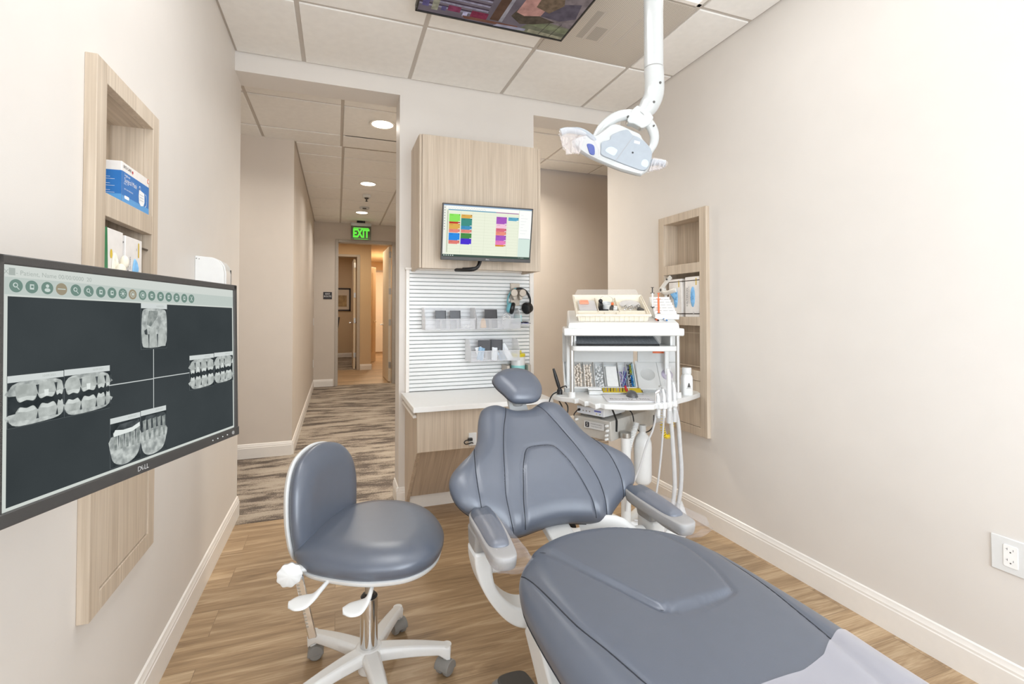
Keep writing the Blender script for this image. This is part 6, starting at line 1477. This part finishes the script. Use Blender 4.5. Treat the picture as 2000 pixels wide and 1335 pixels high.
# organiser on the top shelf: base lies on the ramp, rear taller than front
rp = math.atan2(.069, .342)
OM = CM @ Matrix.Translation((-.048, -.01, 1.1815)) @ Matrix.Rotation(rp, 4, 'X')
IVORY = paint('ivory_plastic', (232, 224, 207), .35)
OT = thing('organiser_tub', 'ivory compartment tub with clear raised lid on the top shelf of the cart', 'tub', OM.translation, OM.to_3x3().to_4x4())
OW, OD, F_, B_ = .40, .235, .034, .10
b = MB(OM)
zt = lambda y: F_+(B_-F_)*y/OD
b.box(-OW/2+.015, OW/2-.015, .01, OD-.01, 0, .004)
b.hexa([(-OW/2+.015, .004, 0), (OW/2-.015, .004, 0), (OW/2-.015, .012, 0), (-OW/2+.015, .012, 0), (-OW/2+.008, 0, F_), (OW/2-.008, 0, F_), (OW/2-.008, .008, F_), (-OW/2+.008, .008, F_)])
b.hexa([(-OW/2+.015, OD-.012, 0), (OW/2-.015, OD-.012, 0), (OW/2-.015, OD-.004, 0), (-OW/2+.015, OD-.004, 0), (-OW/2+.008, OD-.008, B_), (OW/2-.008, OD-.008, B_), (OW/2-.008, OD, B_), (-OW/2+.008, OD, B_)])
for s in (-1, 1): b.hexa([(s*(OW/2-.015), .008, 0), (s*(OW/2-.02), .008, 0), (s*(OW/2-.02), OD-.008, 0), (s*(OW/2-.015), OD-.008, 0), (s*(OW/2-.006), .004, F_), (s*(OW/2-.012), .004, F_), (s*(OW/2-.012), OD-.004, B_), (s*(OW/2-.006), OD-.004, B_)])
b.build('tub_body', IVORY, OT, .0015)
b = MB(OM); b.tube([(-OW/2+.002, -.004, F_), (OW/2-.002, -.004, F_), (OW/2-.002, OD+.002, B_), (-OW/2+.002, OD+.002, B_)], .007, 10, closed=True); b.build('tub_rim', IVORY, OT)
b = MB(OM)
for k in range(14): b.box(-OW/2+.025+.0262*k, -OW/2+.028+.0262*k, -.002, .006, .0, F_-.004)
b.build('rim_ribs', IVORY, OT, smooth=0)
fl_ = lambda y: max(.006, zt(y)-.030)
b = MB(OM); b.hexa([(-OW/2+.02, .01, .004), (OW/2-.02, .01, .004), (OW/2-.02, OD-.01, .004), (-OW/2+.02, OD-.01, .004), (-OW/2+.016, .01, fl_(.01)), (OW/2-.016, .01, fl_(.01)), (OW/2-.016, OD-.01, fl_(OD-.01)), (-OW/2+.016, OD-.01, fl_(OD-.01))]); b.build('tub_insert', IVORY, OT, smooth=0)
for x, y0, y1 in ((-.07, .05, OD-.01), (.045, .05, OD-.01), (-.04, .01, .05), (.025, .01, .05)):
    b = MB(OM); b.hexa([(x-.0015, y0, fl_(y0)), (x+.0015, y0, fl_(y0)), (x+.0015, y1, fl_(y1)), (x-.0015, y1, fl_(y1)), (x-.0015, y0, zt(y0)-.006), (x+.0015, y0, zt(y0)-.006), (x+.0015, y1, zt(y1)-.006), (x-.0015, y1, zt(y1)-.006)]); b.build('tub_divider', IVORY, OT, smooth=0)
for y in (.05, .068):
    b = MB(OM); b.box(-OW/2+.016, OW/2-.016, y-.0015, y+.0015, fl_(y), zt(y)-.008); b.build('tub_divider', IVORY, OT, smooth=0)
b = MB(OM); q0, q1 = (OD+.004, B_), (OD+.02, B_+.035)
b.hexa([(-OW/2+.01, q0[0], q0[1]), (OW/2-.01, q0[0], q0[1]), (OW/2-.01, q0[0]+.002, q0[1]), (-OW/2+.01, q0[0]+.002, q0[1]), (-OW/2+.03, q1[0], q1[1]), (OW/2-.03, q1[0], q1[1]), (OW/2-.03, q1[0]+.002, q1[1]), (-OW/2+.03, q1[0]+.002, q1[1])]); b.build('lid', clear('lid_film', (240, 238, 234), .12, .1), OT)
def onins(x, y, dz=0): return (x, y, fl_(y)+dz)
ip = math.atan2(B_-F_, OD)
def inM(x, y, rz=0): return OM @ Matrix.Translation(onins(x, y)) @ Matrix.Rotation(ip, 4, 'X') @ Matrix.Rotation(rz, 4, 'Z')
def small(name, label, cat, M, mat, f, group=None, bevel=.001):
    b = MB(M); f(b); return tag(b.build(name, mat, bevel=bevel), label, cat, group)
small('clear_box', 'clear lidded box at the left of the organiser tub', 'box', inM(-.125, .14), clear('small_box_clear', (232, 232, 236), .4, .15), lambda b: b.box(-.048, .048, -.06, .065, 0, .02))
small('coral_case', 'coral pink case in the clear box of the organiser tub', 'case', inM(-.14, .17), paint('coral_plastic', (240, 160, 130), .4), lambda b: b.box(-.026, .026, -.02, .022, .0205, .03), bevel=.004)
small('white_block', 'white block in front of the clear box in the organiser tub', 'block', inM(-.125, .062), WHITE, lambda b: b.box(-.045, .04, -.003, .018, 0, .014))
small('steel_clips', 'small steel clips at the front left of the organiser tub', 'clip', inM(-.14, .03), STEEL, lambda b: (b.box(-.04, .0, -.006, .0, 0, .006), b.box(-.02, .03, .003, .01, 0, .007)))
small('black_camera', 'black hand tool standing left of the white cup in the tub', 'tool', inM(-.05, .12), BLACK, lambda b: (b.box(-.012, .008, -.02, .03, 0, .045), b.box(-.012, .04, -.03, -.012, 0, .014), b.ball((-.002, .02, .048), .012)), bevel=.003)
small('white_cup', 'white cup with wire loop in the middle of the organiser tub', 'cup', inM(-.018, .14), WHITE, lambda b: (b.lathe([(.001, 0), (.022, 0), (.026, .035), (.024, .035), (.02, .006), (.001, .006)], (0, 0, 0), 24)))
small('wire_frame', 'loop of thin wire over the white cup', 'wire', inM(-.018, .15), STEEL, lambda b: b.tube([(.036*math.cos(a_), .02*math.sin(a_), .05+.016*math.sin(a_)) for a_ in np.linspace(0, 2*PI, 28, endpoint=False)], .0012, 6, True), bevel=0)
small('white_jar', 'round white jar right of the white cup in the tub', 'jar', inM(.03, .115), WHITE, lambda b: b.lathe([(.001, 0), (.012, 0), (.013, .016), (.011, .018), (.011, .026), (.001, .026)], (0, 0, 0), 22))
small('orange_tip', 'orange tipped grey block behind the round white jar', 'block', inM(.015, .14), ORG, lambda b: b.ball((0, 0, .03), .009), bevel=0)
small('grey_block', 'dark grey block under the orange tip', 'block', inM(.012, .13), DGREY, lambda b: b.box(-.012, .012, -.01, .012, 0, .02))
small('pink_box', 'small white box with a pink print at the front of the tub', 'box', inM(-.022, .022), WCARD, lambda b: b.box(-.018, .018, -.01, .014, 0, .016))
small('black_bar', 'black bar across the middle front of the organiser tub', 'bar', inM(-.02, .058), BLACK, lambda b: b.box(-.035, .035, -.004, .005, 0, .006))
small('clear_bag', 'clear bag of clamps at the right of the organiser tub', 'bag', inM(.12, .17), clear('bag_film', (224, 224, 228), .3, .15), lambda b: b.ball((0, 0, .012), .05, 20, 10, (1.2, .9, .3)), bevel=0)
small('white_slip', 'white paper slip under the clamps in the tub', 'paper', inM(.11, .085), WCARD, lambda b: b.box(-.04, .04, -.012, .022, .002, .004), bevel=0)
pr = random.Random(4)
for k in range(9):
    x, y = .075+.011*k, .115+.012*(k % 3); M = inM(x, y, pr.uniform(-1, 1))
    b = MB(M); b.tube(spline([(-.012, 0, .012), (-.004, .006, .022), (.006, .004, .02), (.012, -.004, .012), (.004, -.008, .014)], 5), .0022, 6); tag(b.build('rubber_dam_clamp', STEEL), 'steel clamp in the heap at the right of the organiser tub', 'clamp', 'clamps in the organiser tub')
small('dark_clip', 'dark clip right of the clamps in the tub', 'clip', inM(.17, .11, .6), DGREY, lambda b: b.box(-.01, .01, -.02, .02, 0, .016))

# syringe rack on the right of the shelf
RM = CM @ Matrix.Translation((.245, .02, 1.1875)) @ Matrix.Rotation(rp, 4, 'X')
t = thing('slip_rack', 'white stepped rack of paper slips right of the organiser tub', 'rack', RM.translation, RM.to_3x3().to_4x4())
b = MB(RM); b.hexa([(-.055, .03, 0), (.07, .03, 0), (.07, .2, 0), (-.055, .2, 0), (-.055, .03, .02), (.07, .03, .02), (.062, .2, .095), (-.05, .2, .095)]); b.build('rack_body', WHITE, t, .003)
b = MB(RM); b.box(-.058, .073, .015, .032, 0, .028); b.build('front_rail', WHITE, t, .003)
for k in range(6):
    y = .05+.026*k; z = .022+.0114*k; b = MB(RM); b.box(-.05+.001*k, .066-.001*k, y, y+.003, z-.004, z+.018); b.build('slip', WCARD, t, smooth=0)
for k in range(5):
    y = .0495+.026*k; z = .024+.0114*k
    b = MB(RM)
    for x in (-.036, -.004, .028): b.box(x, x+.022, y+.0028, y+.0042, z+.0175, z+.0192)
    b.build('slip_marks', GREY, t, smooth=0)
for k, (x, y, z0, z1, m, lab) in enumerate(((-.052, .12, .06, .16, BLACK, 'black capped syringe standing at the left back of the slip rack'), (-.03, .07, .035, .135, ORG, 'orange syringe leaning on the front of the slip rack'))):
    t = thing('syringe', lab, 'syringe', RM @ Vector((x, y, z0)), RM.to_3x3().to_4x4(), 'syringes at the slip rack')
    b = MB(RM); b.cyl((x, y-.02, z0-.005), (x, y, z1-.03), .0055, n=14); b.build('barrel', m if k else WHITE, t)
    b = MB(RM); b.cyl((x, y, z1-.03), (x, y+.004, z1), .003, n=10); b.cyl((x, y+.004, z1), (x, y+.0045, z1+.003), .009, n=14); b.box(x-.011, x+.011, y-.003, y+.003, z1-.032, z1-.028); b.build('plunger', m, t, .001)
    b = MB(RM); b.cyl((x, y-.02, z0-.005), (x, y-.024, z0-.022), .004, .0015, 12); b.box(x-.01, x+.01, y-.022, y-.014, z0-.008, z0-.004); b.build('tip', BLACK, t)
for k, (x, y, cols, lab) in enumerate(((-.058, -.006, (ORG, BLACK), 'orange and black capped vial lying before the slip rack'), (-.012, -.004, (WHITE, BLUEC), 'blue and white vial lying before the slip rack'))):
    t = thing('vial', lab, 'vial', RM @ Vector((x, y, 0)), RM.to_3x3().to_4x4(), 'vials before the slip rack')
    b = MB(RM); b.cyl((x, y, .006), (x+.004, y-.022, .006), .005, n=12); b.build('vial_body', cols[0], t); b = MB(RM); b.cyl((x+.004, y-.022, .006), (x+.006, y-.032, .006), .0045, .003, 12); b.cyl((x, y, .006), (x-.001, y+.008, .006), .005, n=12); b.build('vial_cap', cols[1], t)

# white jointed arm in front of the right niche
t = thing('jointed_arm', 'white jointed plastic arm at the left edge of the right niche', 'arm', (1.985, 2.55, 1.30))
WARM = paint('arm_offwhite', (222, 219, 212), .35)
for pts, nm in (([(1.965, 2.495, 1.452), (1.96, 2.52, 1.43), (1.955, 2.56, 1.395), (1.955, 2.575, 1.375)], 'upper_link'), ([(1.955, 2.575, 1.372), (1.95, 2.53, 1.352), (1.95, 2.46, 1.362), (1.955, 2.435, 1.367)], 'lower_link')):
    b = MB(); b.tube(spline(pts, 6), .0135, 14, squash=(1, .55)); b.build(nm, WARM, t)
b = MB(); b.cyl((1.945, 2.57, 1.373), (1.975, 2.57, 1.373), .02, n=20); b.build('elbow_joint', WARM, t, .003); b = MB(); b.cyl((1.944, 2.57, 1.373), (1.946, 2.57, 1.373), .009, n=14); b.cyl((1.944, 2.51, 1.437), (1.948, 2.51, 1.437), .006, n=12); b.build('joint_cap', DGREY, t)
b = MB(); b.cyl((1.965, 2.545, 1.26), (1.965, 2.545, 1.37), .009, n=14); b.box(1.96, 1.996, 2.53, 2.56, 1.24, 1.27); b.build('arm_post', WARM, t, .002)
